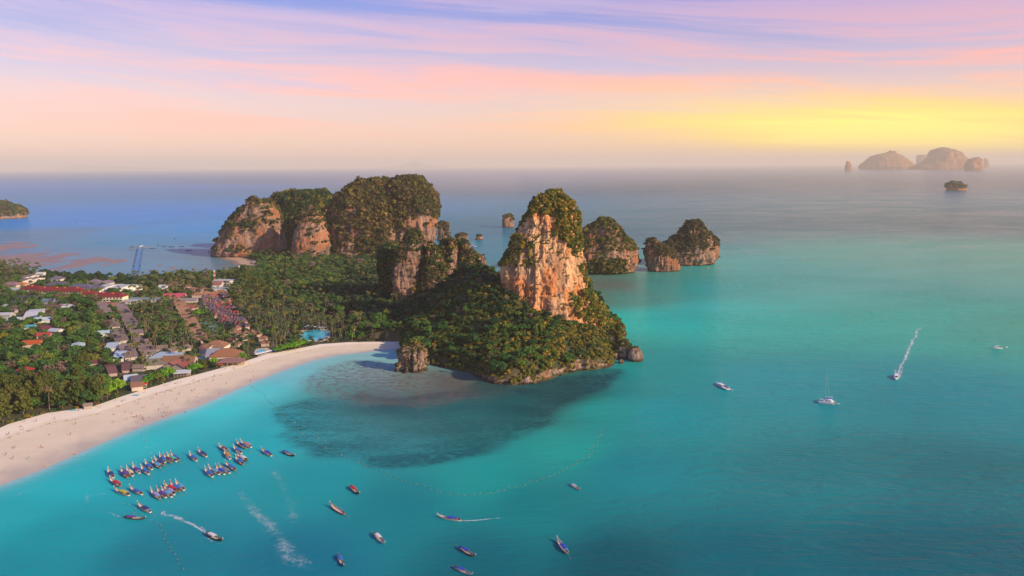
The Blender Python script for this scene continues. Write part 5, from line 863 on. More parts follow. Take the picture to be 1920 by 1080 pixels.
# undergrowth: low bushes that fill the floor between trunks and climb the headland
ux = RNG.uniform(-640, 125, 16000); uy = RNG.uniform(560, 1500, 16000); ok = inpoly(ux, uy, LAND) & (dpoly(ux, uy, LAND) > 1.5); ux, uy = ux[ok], uy[ok]
for (sx_, sy_, sr) in SOLID: ok = (ux-sx_)**2+(uy-sy_)**2 > (sr*1.0)**2; ux, uy = ux[ok], uy[ok]
s = RNG.uniform(1.2, 2.6, len(ux)); o = scatter('undergrowth', np.c_[ux, uy, land_z(ux, uy)], s, SRC_SH[:3]+SRC_SHD); o['label'] = 'low bushes covering the ground between the trees'
ex = RNG.uniform(-110, 110, 5200); ey = RNG.uniform(600, 800, 5200); ok = inpoly(ex, ey, HPOLY); ex, ey = ex[ok], ey[ok]; o = scatter('hillside_bushes', np.c_[ex, ey, land_z(ex, ey)+.3], RNG.uniform(1.3, 3.0, len(ex)), SRC_SHG+SRC_SH[:2]); o['label'] = 'tangled green and golden bushes on the headland slope'
# ------------------------------------------------------------------ boats
M_HULLW = paint('hull_weathered_white', (.62, .58, .54), .6, .4, .15); M_HULLB = paint('hull_brown', (.26, .15, .10), .6, .4, .2); M_HULLR = paint('hull_red', (.42, .08, .05), .55, .4, .15); M_DKB = paint('hull_dark', (.06, .05, .06), .6, .4, .2)
M_DECKW = paint('deck_wood', (.54, .46, .39), .75, .3, .25); M_POST = paint('post_wood', (.34, .24, .16), .8); M_ENG = paint('engine_dark', (.05, .05, .055), .5, .5); M_SHAFT = paint('shaft_steel', (.22, .21, .20), .4, .5, .1)
CLOTH = {k: paint('canopy_'+k, tuple(q*.92 for q in c), .75, .3, .18, 1.2) for k, c in dict(blue=(.035, .17, .52), navy=(.03, .06, .22), lightblue=(.12, .38, .62), deepblue=(.03, .07, .48), purple=(.13, .06, .34), lavender=(.36, .36, .62), red=(.60, .025, .03), cream=(.72, .60, .36), white=(.74, .73, .72), maroon=(.20, .04, .07), green=(.10, .55, .32), yellow=(.62, .52, .05), orange=(.62, .26, .05), grey=(.25, .26, .33), pink=(.62, .22, .28), paleblue=(.42, .56, .68), teal=(.05, .35, .42)).items()}
HULLS = {'w': M_HULLW, 'b': M_HULLB, 'r': M_HULLR, 'd': M_DKB}
def hull_mesh(name, st, mats, wall=.10):
    """st: x, half beam, keel z, sheer z; open boat shell with an inner skin"""
    mb = MB(); n = len(st); ring = 7
    for (x, w_, kz, sz_) in st:
        for k in range(ring):
            a = math.pi*k/(ring-1); yy = -w_*math.cos(a); zz = kz+(sz_-kz)*(1-math.sin(a)**.8); mb.v.append((x, yy, zz))
    b0 = n*ring
    for (x, w_, kz, sz_) in st:
        wi = max(w_-wall, .02)
        for k in range(ring):
            a = math.pi*k/(ring-1); fl = kz+(sz_-kz)*.42; mb.v.append((x, -wi*math.cos(a), max(fl, kz+(sz_-kz)*(1-math.sin(a)**.8))+(.0 if 0 < k < ring-1 else .02)))
    for i in range(n-1):
        for k in range(ring-1):
            mb.f.append((i*ring+k, (i+1)*ring+k, (i+1)*ring+k+1, i*ring+k+1)); mb.m.append(0)
            mb.f.append((b0+i*ring+k, b0+i*ring+k+1, b0+(i+1)*ring+k+1, b0+(i+1)*ring+k)); mb.m.append(1)
        for k in (0, ring-1): mb.f.append((i*ring+k, b0+i*ring+k, b0+(i+1)*ring+k, (i+1)*ring+k)[::(1 if k else -1)]); mb.m.append(2)
    for i in (0, n-1): mb.f.append(tuple(i*ring+k for k in range(ring))); mb.m.append(0)
    return mb.mesh(name, mats)
def make_longtail(has_canopy=True):
    o = empty('longtail_boat')
    st = [(-6.0, .55, .15, .75), (-5.2, .85, -.15, .70), (-3., 1.08, -.32, .66), (0, 1.12, -.35, .68), (2.5, .98, -.30, .80), (4.2, .66, -.12, 1.1), (5.4, .34, .3, 1.4), (6.2, .14, .9, 1.8), (6.6, .05, 1.4, 2.1)]
    h = link('hull', hull_mesh('hull', st, [M_HULLW, M_DECKW, M_HULLW]), o)
    mb = MB(); [mb.box((x, 0, .42), (.30, 1.7 if x < 3 else 1.1, .06)) for x in (-4.2, -1.6, .4, 2.0, 3.4)]; mb.obj('bench', M_DECKW, o)
    mb = MB(); mb.tube([(6.35, 0, 1.3), (6.72, 0, 2.1), (6.9, 0, 2.6)], [.11, .09, .05], 5); pr = mb.obj('prow', paint('prow_wood', (.56, .50, .44), .7), o)
    mb = MB(); mb.tube([(6.64, 0, 1.85), (6.74, 0, 2.2)], [.16, .15], 7); mb.box((6.6, .12, 1.7), (.08, .2, .4)); mb.obj('ribbon', CLOTH['cream'], pr)
    if has_canopy:
        mb = MB(); n_ = 7
        for zz in (0, .07):
            for x in (-4.1, -2.9, -1.7, -.5, .9):
                for k in range(n_): q = k/(n_-1)*2-1; mb.v.append((x, q*.92, 1.42+.26*(1-q*q)+zz-.03*abs(x+1.6)))
        B = 5*n_
        for i in range(4):
            for k in range(n_-1): a = i*n_+k; mb.f += [(a, a+n_, a+n_+1, a+1)[::-1], (B+a, B+a+n_, B+a+n_+1, B+a+1)]
            for k in (0, n_-1): a = i*n_+k; mb.f.append((a, a+n_, B+a+n_, B+a))
        for i in (0, 4):
            for k in range(n_-1): a = i*n_+k; mb.f.append((a, a+1, B+a+1, B+a))
        mb.m = [0]*len(mb.f); mb.obj('canopy', CLOTH['blue'], o)
        mb = MB(); [mb.tube([(x, y, .55), (x, y, 1.47)], .05, 4) for x in (-4., -2.4, -.8, .8) for y in (-.86, .86)]; mb.obj('canopy_frame', M_POST, o)
        mb = MB(); mb.box((-4.9, 0, 1.5), (.9, 1.1, .07)); [mb.tube([(-4.9+i*.4, j*.5, .6), (-4.9+i*.4, j*.5, 1.49)], .04, 4) for i in (-1, 1) for j in (-1, 1)]; mb.obj('stern_canopy', CLOTH['navy'], o)
    mb = MB(); mb.box((-5.5, 0, 1.05), (1.0, .5, .5)); mb.box((-5.3, 0, .78), (.3, .3, .3)); en = mb.obj('engine', M_ENG, o)
    mb = MB(); mb.tube([(-5.9, 0, 1.05), (-8., .1, .62), (-10.4, .2, .12)], [.07, .055, .045], 5); mb.tube([(-10.35, .2, .12), (-10.5, .2, .1)], [.20, .20], 6); mb.obj('propeller_shaft', M_SHAFT, en)
    return o
LT = make_longtail(); LTN = make_longtail(False); KM, KMN = kidmap(LT), kidmap(LTN)
LTN.scale = (1, 1, 1); used_lt = {}
ZB5 = lambda x, y: (180+x/4.5, 820+y/4.5); ZB6 = lambda x, y: (560+x/3.4286, 860+y/3.4286)
BOATS = [  # bow, stern, canopy, hull, label
 (ZB5(98, 278), ZB5(152, 357), 'navy', 'w', 'longtail boat with a dark blue canopy ending the beach row at its left'), (ZB5(203, 270), ZB5(275, 356), 'purple', 'r', 'longtail boat with a violet canopy and red stern, second in the row nearest the beach'), (ZB5(252, 260), ZB5(320, 346), 'cream', 'w', 'longtail boat with a cream yellow canopy in the row nearest the beach'), (ZB5(303, 240), ZB5(375, 320), 'purple', 'w', 'longtail boat with a violet canopy right of the cream canopied boat'), (ZB5(372, 252), ZB5(455, 328), 'blue', 'w', 'longtail boat with a blue canopy fifth in the row nearest the beach'), (ZB5(408, 210), ZB5(482, 288), 'blue', 'w', 'longtail boat with a bright blue canopy sixth in the row nearest the beach'), (ZB5(462, 202), ZB5(552, 273), 'lightblue', 'b', 'brown longtail boat with a light blue canopy in the middle of the beach row'), (ZB5(487, 185), ZB5(582, 248), 'navy', 'w', 'longtail boat with a blackish canopy tucked behind the brown light blue boat'), (ZB5(532, 152), ZB5(592, 226), 'blue', 'w', 'longtail boat with a blue canopy left of the maroon one'), (ZB5(565, 155), ZB5(645, 230), 'maroon', 'b', 'longtail boat with a maroon canopy near the right end of the beach row'), (ZB5(592, 152), ZB5(690, 218), 'green', 'w', 'longtail boat with a green and yellow canopy near the right end of the beach row'), (ZB5(620, 138), ZB5(712, 212), 'blue', 'b', 'longtail boat with a blue canopy ending the beach row at its right'),
 (ZB5(785, 143), ZB5(855, 212), 'blue', 'w', 'lone longtail boat with a blue canopy just right of the beach row'), (ZB5(858, 112), ZB5(940, 177), 'navy', 'b', 'lone longtail boat with a dark blue canopy between the beach row and the upper cluster'), (ZB5(1032, 75), ZB5(1125, 135), 'maroon', 'w', 'longtail boat with a red and purple canopy at the upper cluster left'), (ZB5(1078, 122), ZB5(1137, 197), 'orange', 'w', 'longtail boat with an orange striped canopy in the upper cluster'), (ZB5(1152, 82), ZB5(1236, 152), 'blue', 'w', 'longtail boat with a blue canopy and pale bow in the upper cluster middle'), (ZB5(1176, 45), ZB5(1275, 105), 'navy', 'b', 'longtail boat with a dark canopy beside the pink one at the cluster top'), (ZB5(1215, 43), ZB5(1315, 93), 'pink', 'w', 'longtail boat with a pink and white canopy topmost in the upper cluster'), (ZB5(1183, 150), ZB5(1278, 208), 'white', 'd', 'dark longtail boat with a small white canopy in the upper cluster'), (ZB5(1168, 168), ZB5(1255, 248), 'blue', 'w', 'longtail boat with a blue canopy below the small white canopied boat'), (ZB5(1388, 105), ZB5(1492, 170), 'deepblue', 'b', 'longtail boat with a violet blue canopy and swimmers at its bow'), (ZB5(1678, 170), ZB5(1578, 125), 'blue', 'd', 'dark longtail boat with a blue canopy at the edge of the reef'),
 (ZB5(910, 268), ZB5(995, 352), 'blue', 'w', 'longtail boat with a blue canopy at the left of the five moored together'), (ZB5(935, 255), ZB5(1058, 330), 'lightblue', 'w', 'longtail boat with a long light cyan canopy second of the five moored together'), (ZB5(1003, 250), ZB5(1095, 328), 'deepblue', 'b', 'longtail boat with a deep blue canopy in the middle of the five moored together'), (ZB5(1032, 248), ZB5(1138, 316), 'grey', 'b', 'longtail boat with a greyish canopy fourth of the five moored together'), (ZB5(1083, 222), ZB5(1187, 293), 'blue', 'b', 'longtail boat with a blue canopy at the right of the five moored together'),
 (ZB5(105, 355), ZB5(222, 428), 'red', 'w', 'longtail boat with a red canopy alone below the left end of the beach row'), (ZB5(146, 445), ZB5(292, 503), 'yellow', 'b', 'brown longtail boat with yellow and red stripes on its canopy'), (ZB5(283, 432), ZB5(393, 493), 'blue', 'b', 'brown longtail boat with a blue canopy right of the yellow striped one'), (ZB5(455, 450), ZB5(548, 536), 'lavender', 'w', 'longtail boat with a lavender white canopy at the left of the tight raft'), (ZB5(505, 440), ZB5(600, 526), 'purple', 'b', 'longtail boat with a purple canopy second in the tight raft'), (ZB5(543, 440), ZB5(650, 520), 'lightblue', 'w', 'longtail boat with a light blue canopy third in the tight raft'), (ZB5(562, 420), ZB5(675, 500), 'lavender', 'b', 'longtail boat with a blue lavender canopy beside the red one in the raft'), (ZB5(563, 395), ZB5(693, 475), 'red', 'b', 'longtail boat with a red canopy in the middle of the tight raft'), (ZB5(620, 390), ZB5(715, 470), 'blue', 'b', 'longtail boat with a blue canopy right of the red one in the raft'), (ZB5(660, 375), ZB5(757, 466), 'lightblue', 'w', 'longtail boat with a light blue canopy ending the tight raft at its right'),
 (ZB5(352, 575), ZB5(465, 643), 'navy', 'b', 'longtail boat with a navy canopy and a red bundle at its stern below the raft'), (ZB5(420, 698), ZB5(245, 680), 'purple', 'd', 'dark longtail boat with violet awnings heading right across the lower left water'), (ZB5(1070, 887), ZB5(935, 820), 'white', 'd', 'white canopied longtail boat speeding to the lower right with a white wake'),
 (ZB6(392, 237), ZB6(333, 185), 'red', 'd', 'longtail boat with a red canopy alone below the reef'), (ZB6(203, 305), ZB6(295, 362), None, 'r', 'open red brown longtail boat without a canopy and with a yellow bow'), (ZB6(555, 557), ZB6(488, 488), 'white', 'b', 'longtail boat with a white canopy alone in the lower middle'), (ZB6(290, 702), ZB6(258, 628), 'blue', 'd', 'longtail boat with a blue canopy pointing straight down near the bottom edge'), (ZB6(893, 377), ZB6(1042, 403), 'deepblue', 'w', 'white longtail boat with a violet blue canopy running left with a thin wake'), (ZB6(1137, 640), ZB6(1035, 575), 'deepblue', 'b', 'longtail boat with a blue canopy and red bow near the bottom middle'), (ZB6(1118, 757), ZB6(1005, 703), 'deepblue', 'w', 'longtail boat cut by the bottom edge, with a deep blue canopy'), (ZB6(1662, 528), ZB6(1728, 614), 'deepblue', 'w', 'longtail boat with a pale raised bow and blue canopy alone at the lower right'), (ZB6(1812, 208), ZB6(1750, 168), 'paleblue', 'w', 'small pale boat with a light blue canopy right of the buoy line')]
def place_boat(bow, stern, cv, hv, lab, zoff=0., ln=None):
    B, S = P(*bow), P(*stern); d = B-S; L = np.linalg.norm(d); s = np.clip(L/12.4, .75, 1.15) if ln is None else ln; a = math.atan2(d[1], d[0]); c = (B+S)/2; c = S+d*(6.0/12.4)
    if cv is None: r = LTN if 'n' not in used_lt else copy_tree(LTN, KMN); used_lt['n'] = 1
    else: r = LT if 'c' not in used_lt else copy_tree(LT, KM); used_lt['c'] = 1
    r.location = (c[0], c[1], zoff); r.rotation_euler = (0, 0, a); r.scale = (s*.97, s*1.05, s); tag(r, lab, 'longtail boat', 'longtail boats in the bay')
    for ch in r.children:
        n_ = ch.name.split('.')[0]
        if n_ == 'canopy' and cv: ch.material_slots[0].link = 'OBJECT'; ch.material_slots[0].material = CLOTH[cv]
        if n_ == 'stern_canopy' and RNG.random() < .5: ch.material_slots[0].link = 'OBJECT'; ch.material_slots[0].material = CLOTH[['blue', 'lightblue', 'navy', 'maroon'][RNG.integers(4)]]
        if n_ == 'hull':
            ch.material_slots[0].link = 'OBJECT'; ch.material_slots[0].material = HULLS['b' if hv == 'w' and RNG.random() < .10 else ('w' if hv == 'b' and RNG.random() < .5 else hv)]
            ch.material_slots[2].link = 'OBJECT'; ch.material_slots[2].material = HULLS[hv]
    return r
for bt in BOATS: place_boat(*bt)
for k, (px, py, dx, dy, cv, lab) in enumerate([(142, 415, -4, -1, 'navy', 'tiny speeding boat with a thin wake on the far blue bay'), (248, 461, 2, -1, 'navy', 'tiny dark boat left of the pier head'), (287, 466, 3, 0, 'navy', 'tiny dark boat first right of the pier head'), (297, 460, 2, 1, 'maroon', 'tiny boat second right of the pier head'), (308, 462, 2, 0, 'navy', 'tiny boat third right of the pier head'), (322, 463, 2, 0, 'navy', 'tiny boat in the middle of the line right of the pier head'), (340, 462, -3, 0, 'grey', 'tiny boat near the right end of the line off the pier'), (327, 448, 2, 1, 'navy', 'tiny boat farthest out beyond the pier line'), (354, 470, 2, 0, 'red', 'tiny reddish boat at the right end of the line off the pier'), (395, 472, 2, 0, 'navy', 'tiny dark boat by the foot of the streaked ridge'), (1328, 503, 4, -2, 'orange', 'tiny boat resting in the shade under the two humped island')]):
    place_boat((px+dx*1.5, py+dy), (px-dx*1.5, py-dy), cv, 'w' if k == 10 else 'd', lab, 0, 1.0)
# ---- yachts
M_GEL = paint('gelcoat_white', (.80, .80, .79), .3, .5, .05); M_GLS = paint('cabin_glass', (.02, .03, .05), .1, .6, .05); M_ALU = paint('mast_alloy', (.45, .45, .46), .35, .5, .05); M_NAVY = paint('canvas_navy', (.03, .06, .20), .8)
def sailboat(lab, bow, stern, mast_h, dink):
    B, S = P(*bow), P(*stern); d = B-S; L = np.linalg.norm(d); a = math.atan2(d[1], d[0]); c = (B+S)/2; o = empty('sailboat', (c[0], c[1], 0), a); tag(o, lab, 'sailboat', 'moored sailboats'); k = L/13
    st = [(-6.4*k, 1.25*k, .35, 1.1), (-4*k, 1.75*k, -.3, 1.05), (0, 2.0*k, -.5, 1.1), (3*k, 1.5*k, -.4, 1.25), (5.2*k, .7*k, .0, 1.4), (6.5*k, .06, .9, 1.55)]
    link('hull', hull_mesh('hull', st, [M_GEL, M_GEL, M_GEL], .3), o)
    MB().box((1.2*k, 0, 1.35), (5*k, 1.9*k, .75)).obj('cabin', M_GEL, o)
    cb = [x for x in o.children if x.name.startswith('cabin')][0]; mb = MB(); [mb.box((1.2*k, s_*.96*k, 1.45), (3.6*k, .06, .3)) for s_ in (-1, 1)]; mb.obj('cabin_window', M_GLS, cb)
    MB().box((-3.*k, 0, 1.9), (2.4*k, 2.3*k, .12)).obj('bimini', M_NAVY, o)
    m_ = MB().tube([(1.5*k, 0, 1.2), (1.5*k, 0, mast_h)], [.07, .05], 6).obj('mast', M_ALU, o); mb = MB(); mb.tube([(1.5*k, 0, 2.6), (-3.4*k, 0, 2.5)], [.12, .10], 5); mb.tube([(1.2*k, 0, 2.85), (-3.2*k, 0, 2.8)], [.2, .16], 6); mb.obj('boom', M_GEL, m_)
    mb = MB(); [mb.tube([(x*k, y*k, 1.3), (1.5*k, 0, mast_h-.3)], .015, 3) for x, y in ((6.4, 0), (-6.2, 0), (1.2, 1.7), (1.2, -1.7))]; mb.obj('stay_wire', M_ALU, m_); return o
def dinghy(lab, px, py, px2, py2):
    A, B = P(px, py), P(px2, py2); d = B-A; L = max(3.2, np.linalg.norm(d)); c = (A+B)/2; o = empty('dinghy', (c[0], c[1], 0), math.atan2(d[1], d[0])); tag(o, lab, 'dinghy', 'dinghies tied behind the yachts')
    k = L/3.4; mb = MB(); mb.tube([(-1.6*k, -.6, .25), (.7*k, -.6, .28), (1.4*k, -.3, .38), (1.6*k, 0, .42), (1.4*k, .3, .38), (.7*k, .6, .28), (-1.6*k, .6, .25)], .22, 6); mb.obj('tube', paint('dinghy_grey', (.55, .56, .58), .5), o); MB().box((-.3*k, 0, .12), (2.6*k, 1.0, .1)).obj('floor', M_ENG, o); MB().box((-1.75*k, 0, .45), (.3, .35, .6)).obj('outboard', M_ENG, o)
Z7 = lambda x, y: (1300+x/3.097, 600+y/3.097)
sailboat('white sailboat with a navy canopy nearest the middle of the open water', Z7(136, 370), Z7(204, 408), 15.5, None); dinghy('small dinghy trailing the white sailboat in the middle', *Z7(208, 406), *Z7(228, 409))
sailboat('grey hulled sailboat moored at the far right edge', Z7(1728, 166), Z7(1796, 168), 21., None); dinghy('tiny dinghy trailing the sailboat at the far right edge', *Z7(1810, 160), *Z7(1826, 159))
sailboat('tiny white sailboat far off below the lone rock islets', (884, 461), (892, 463), 17., None)
def catamaran():
    B, S = P(*Z7(728, 478)), P(*Z7(822, 489)); d = B-S; L = np.linalg.norm(d); a = math.atan2(d[1], d[0]); c = (B+S)/2; o = empty('catamaran', (c[0], c[1], 0), a); tag(o, 'big white catamaran with a tall mast and blue sun top on the open water', 'catamaran'); k = L/14
    st = [(-7, .8, .3, .9), (-5.5, 1., -.3, 1.5), (0, 1.05, -.4, 1.7), (4, .8, -.35, 1.75), (6.4, .35, .1, 1.8), (7, .06, .8, 1.85)]; me_ = hull_mesh('hull', [(x*k, w_, z0, z1) for x, w_, z0, z1 in st], [M_GEL]*3, .25)
    for s_ in (-1, 1): q = link('hull', me_, o); q.location = (0, s_*2.9, 0)
    mb = MB(); mb.box((-1*k, 0, 1.55), (9*k, 5.2, .5)); mb.obj('bridge_deck', M_GEL, o)
    mb = MB(); zt = [(1.80, 1.), (2.9, .86)]; mb.add([(-4.4*k, -2.5, 1.8), (3.2*k, -2.1, 1.8), (3.2*k, 2.1, 1.8), (-4.4*k, 2.5, 1.8), (-4.2*k, -2.2, 3.0), (1.6*k, -1.7, 3.0), (1.6*k, 1.7, 3.0), (-4.2*k, 2.2, 3.0)], [(3, 2, 1, 0), (4, 5, 6, 7), (0, 1, 5, 4), (1, 2, 6, 5), (2, 3, 7, 6), (3, 0, 4, 7)]); cb = mb.obj('cabin', M_GEL, o)
    mb = MB(); mb.add([(2.95*k, -1.8, 2.05), (2.95*k, 1.8, 2.05), (2.0*k, 1.6, 2.8), (2.0*k, -1.6, 2.8)], [(0, 1, 2, 3)]); [mb.box((-1.*k, s_*2.28, 2.4), (4.4*k, .08, .5)) for s_ in (-1, 1)]; mb.obj('cabin_window', M_GLS, cb)
    MB().box((-1.8*k, 0, 4.1), (4.2*k, 3.6, .14)).obj('sun_top', CLOTH['blue'], o); mb = MB(); [mb.tube([(x*k-1.8*k, y, 2.9), (x*k-1.8*k, y, 4.1)], .06, 4) for x in (-1.8, 1.8) for y in (-1.5, 1.5)]; mb.obj('sun_top_frame', M_ALU, o)
    MB().box((5*k, 0, 1.62), (3.4*k, 4.6, .06)).obj('trampoline', paint('net_grey', (.4, .4, .42), .9), o)
    m_ = MB().tube([(1.6*k, 0, 2.9), (1.6*k, 0, 21.)], [.09, .06], 6).obj('mast', M_ALU, o); mb = MB(); mb.tube([(1.4*k, 0, 4.8), (-5.2*k, 0, 4.9)], [.2, .24], 6); mb.obj('boom', M_GEL, m_); mb = MB(); [mb.tube([(x*k, y, 1.7), (1.6*k, 0, 19.)], .02, 3) for x, y in ((6.6, 0), (-3.4, 3.), (-3.4, -3.))]; mb.obj('stay_wire', M_ALU, m_)
catamaran(); dinghy('small dinghy hanging behind the big white catamaran', *Z7(826, 487), *Z7(848, 489))
def speedboat(lab, bow, stern):
    B, S = P(*bow), P(*stern); d = B-S; L = np.linalg.norm(d); a = math.atan2(d[1], d[0]); c = (B+S)/2; o = empty('speedboat', (c[0], c[1], .15), a); tag(o, lab, 'speedboat'); k = L/11
    link('hull', hull_mesh('hull', [(-5.4*k, 1.5, -.1, 1.), (-3*k, 1.6, -.3, 1.), (1*k, 1.55, -.3, 1.2), (3.6*k, 1.05, -.1, 1.4), (5.5*k, .08, .8, 1.6)], [M_GEL]*3, .2), o)
    MB().box((-.6*k, 0, 2.35), (5*k, 2.5, .14)).obj('roof', M_GEL, o); mb = MB(); [mb.tube([(-.6*k+x*k, y, .9), (-.6*k+x*k, y, 2.3)], .06, 4) for x in (-2.2, 2.2) for y in (-1.1, 1.1)]; mb.obj('roof_frame', M_ALU, o); MB().box((1.7*k, 0, 1.6), (.1, 2.2, .8)).obj('windscreen', M_GLS, o)
    for y in (-.8, 0, .8): MB().box((-5.6*k, y, .9), (.5, .4, .9)).obj('outboard', M_ENG, o)
speedboat('speedboat running towards the viewer with a long white wake', Z7(1174, 352), Z7(1184, 322)); speedboat('small white launch tied at the head of the blue pier', (261, 463.5), (268, 461.5))
# ---- wakes: broken foam lying on the water
m, t, b = mat('foam'); p = t.new('ShaderNodeNewGeometry').outputs['Position']; fa = t.attr('foam').outputs['Fac']
n_ = t.noise(t.mapv(p, (.45, .45, .45)), 1., 7, .7, dist=.6); n2_ = t.noise(t.mapv(p, (.09,)*3), 1., 4, .6); al = t.math('MULTIPLY', t.mr(t.math('ADD', t.math('ADD', n_, t.math('MULTIPLY', n2_, .6)), t.math('MULTIPLY', fa, .62)), 1.0, 1.42), .68)
tr = t.new('ShaderNodeBsdfTransparent'); mx = t.new('ShaderNodeMixShader'); t.set(b, 'Base Color', (.74, .84, .87, 1)); t.set(b, 'Roughness', .8); t.l.new(tr.outputs[0], mx.inputs[1]); t.l.new(b.outputs[0], mx.inputs[2]); t.set(mx, 0, al); t.l.new(mx.outputs[0], t.n['Material Output'].inputs['Surface']); M_FOAM = m
def foam_mat(name, lo, hi, amax, fine):
    m, t, b = mat(name); p = t.new('ShaderNodeNewGeometry').outputs['Position']; fa = t.attr('foam').outputs['Fac']
    n_ = t.noise(t.mapv(p, (fine,)*3), 1., 8, .72, dist=1.2); n2_ = t.noise(t.mapv(p, (.07,)*3), 1., 4, .6)
    al = t.math('MULTIPLY', t.mr(t.math('ADD', t.math('ADD', n_, t.math('MULTIPLY', n2_, .7)), t.math('MULTIPLY', fa, .55)), lo, hi), amax)
    tr = t.new('ShaderNodeBsdfTransparent'); mx = t.new('ShaderNodeMixShader'); t.set(b, 'Base Color', (.55, .74, .80, 1)); t.set(b, 'Roughness', .8); t.l.new(tr.outputs[0], mx.inputs[1]); t.l.new(b.outputs[0], mx.inputs[2]); t.set(mx, 0, al); t.l.new(mx.outputs[0], t.n['Material Output'].inputs['Surface']); return m
M_FILM = foam_mat('foam_film', 1.06, 1.34, .40, .42)
def wake(lab, pts, w0, w1, f0, f1, name='wake'):
    q = resample([P(*p_) for p_ in pts], 60); tg = np.gradient(q, axis=0)[:, :2]; tg /= np.linalg.norm(tg, axis=1, keepdims=True)+1e-9; nrm = np.c_[-tg[:, 1], tg[:, 0]]; s = np.linspace(0, 1, 60)
    wob_ = fbm(np.c_[q[:, :2]/9, 0*s], 3, 4)*np.linspace(.3, 1.6, 60); V = []; fo = []
    for k in np.linspace(-1, 1, 9): V.append(np.c_[q[:, :2]+nrm*((w0+(w1-w0)*s)*k/2+wob_*min(w1, 6)*.3)[:, None], np.full(60, .06)]); fo.append((f0+(f1-f0)*s)*(1-abs(k)**1.6)*np.minimum(1, (1-s)*6+.02))
    me_ = npmesh(name, np.vstack(V), grid_faces(9, 60), M_FILM if name == 'foam_trail' else M_FOAM); setattr_f(me_, 'foam', np.concatenate(fo)); o = link(name, me_); tag(o, lab, kind='stuff'); return o
wake('long white wake of the speedboat', [Z7(1184, 322), Z7(1200, 290), Z7(1240, 200), Z7(1275, 120), Z7(1310, 50), Z7(1360, 5)], 3, 7, .95, .62); wake('left bow wave of the speedboat', [Z7(1176, 346), Z7(1168, 330), Z7(1172, 300), Z7(1190, 250)], 3, 4, .9, .3); wake('right bow wave of the speedboat', [Z7(1182, 346), Z7(1198, 325), Z7(1215, 290), Z7(1240, 240)], 3, 4, .9, .3)
wake('white churned wake behind the white canopied boat', [ZB5(935, 818), ZB5(890, 785), ZB5(820, 740), ZB5(720, 690), ZB5(600, 650), ZB5(500, 600)], 1.2, 6.5, 1.0, .52); wake('spray fanning beside the white canopied boat', [ZB5(925, 812), ZB5(905, 775), ZB5(870, 752)], 1.2, 3, .95, .5); wake('second spray line beside the white canopied boat', [ZB5(1050, 895), ZB5(980, 875), ZB5(900, 828)], 2.5, 3, .55, .35)
wake('thin wake of the white longtail boat', [ZB6(1045, 400), ZB6(1100, 398), ZB6(1170, 394), ZB6(1240, 388), ZB6(1340, 380)], 1.4, 2.4, .95, .45); wake('short wake of the dark violet boat', [ZB5(240, 683), ZB5(160, 660), ZB5(80, 635), ZB5(15, 610)], 1, 4, .6, .42)
wake('drifting foam trail left on the lower water', [ZB5(1200, 470), ZB5(1260, 540), ZB5(1360, 650), ZB5(1480, 730), ZB5(1560, 840), ZB5(1620, 960), ZB5(1720, 1080), ZB5(1800, 1180)], 9, 17, .52, .70, 'foam_trail'); wake('faint second foam trail on the lower water', [ZB5(1480, 270), ZB5(1540, 360), ZB5(1600, 500), ZB5(1660, 640), ZB5(1600, 800)], 8, 12, .42, .46, 'foam_trail'); wake('faint foam curl at the lower left', [ZB5(-80, 560), ZB5(-60, 490), ZB5(60, 480), ZB5(140, 470)], 3, 6, .45, .5, 'foam_trail')
wake('thin wake on the far blue bay', [(144, 415.3), (160, 418.5), (180, 422), (200, 425.5)], 5, 8, .9, .5); wake('thin white line of surf between the stacks', [(1190, 462), (1205, 462.5), (1216, 462)], 6, 6, .9, .8)
for k, (off, dn) in enumerate([(0, .15), (1, .32)]): wake('thin wavelet breaking along the beach', [(px+4+26*off, py+2+15*off) for px, py in WATER_PX[2:13]], 1.2, 1.2, .52-.12*off, .46-.12*off, 'surf_line')
# ---- buoy lines
M_BUOY = paint('buoy_yellow', (.66, .56, .10), .5); M_ROPE = paint('rope_dark', (.10, .10, .09), .9)
Z8 = lambda x, y: (480+x/2.667, 640+y/2.667)
def buoys(lab, pts, step, r, z0=0.):
    q = np.array([P(*p_) for p_ in pts]); L = np.linalg.norm(np.diff(q, axis=0), axis=1).sum(); n_ = int(L/step); q = resample(q, n_); q[1:-1, :2] += RNG.normal(0, step*.16, (n_-2, 2)); o = empty('buoy_line', tuple(q[0])); tag(o, lab, 'buoy line'); q = q-q[0]
    MB().tube(q+np.array([0, 0, .03]), .06, 4).obj('rope', M_ROPE, o); mb = MB()
    for i in q: mb.tube([i+np.array([0, 0, -.1]), i+np.array([0, 0, .12]), i+np.array([0, 0, .34])], [r*.7, r, r*.4], 6)
    f = mb.obj('float', M_BUOY, o); f['kind'] = 'stuff'
buoys('long curved line of small yellow buoys round the reef', [Z8(430, 570), Z8(520, 605), Z8(600, 645), Z8(700, 685), Z8(860, 735), Z8(1030, 775), Z8(1180, 755), Z8(1330, 720), Z8(1450, 685), Z8(1560, 635), Z8(1650, 580), Z8(1700, 525), Z8(1733, 450)], 4.2, .14)
buoys('short line of yellow buoys running off the bottom edge', [ZB5(240, 560), ZB5(330, 610), ZB5(390, 665), ZB5(460, 700), ZB5(530, 745), ZB5(570, 820), ZB5(620, 910), ZB5(670, 1000), ZB5(740, 1110)], 4.6, .13)
buoys('faint rope with few floats leading from the beach to the reef', [(470, 723), (500, 750), (560, 800), (600, 828), (640, 852)], 11, .28)
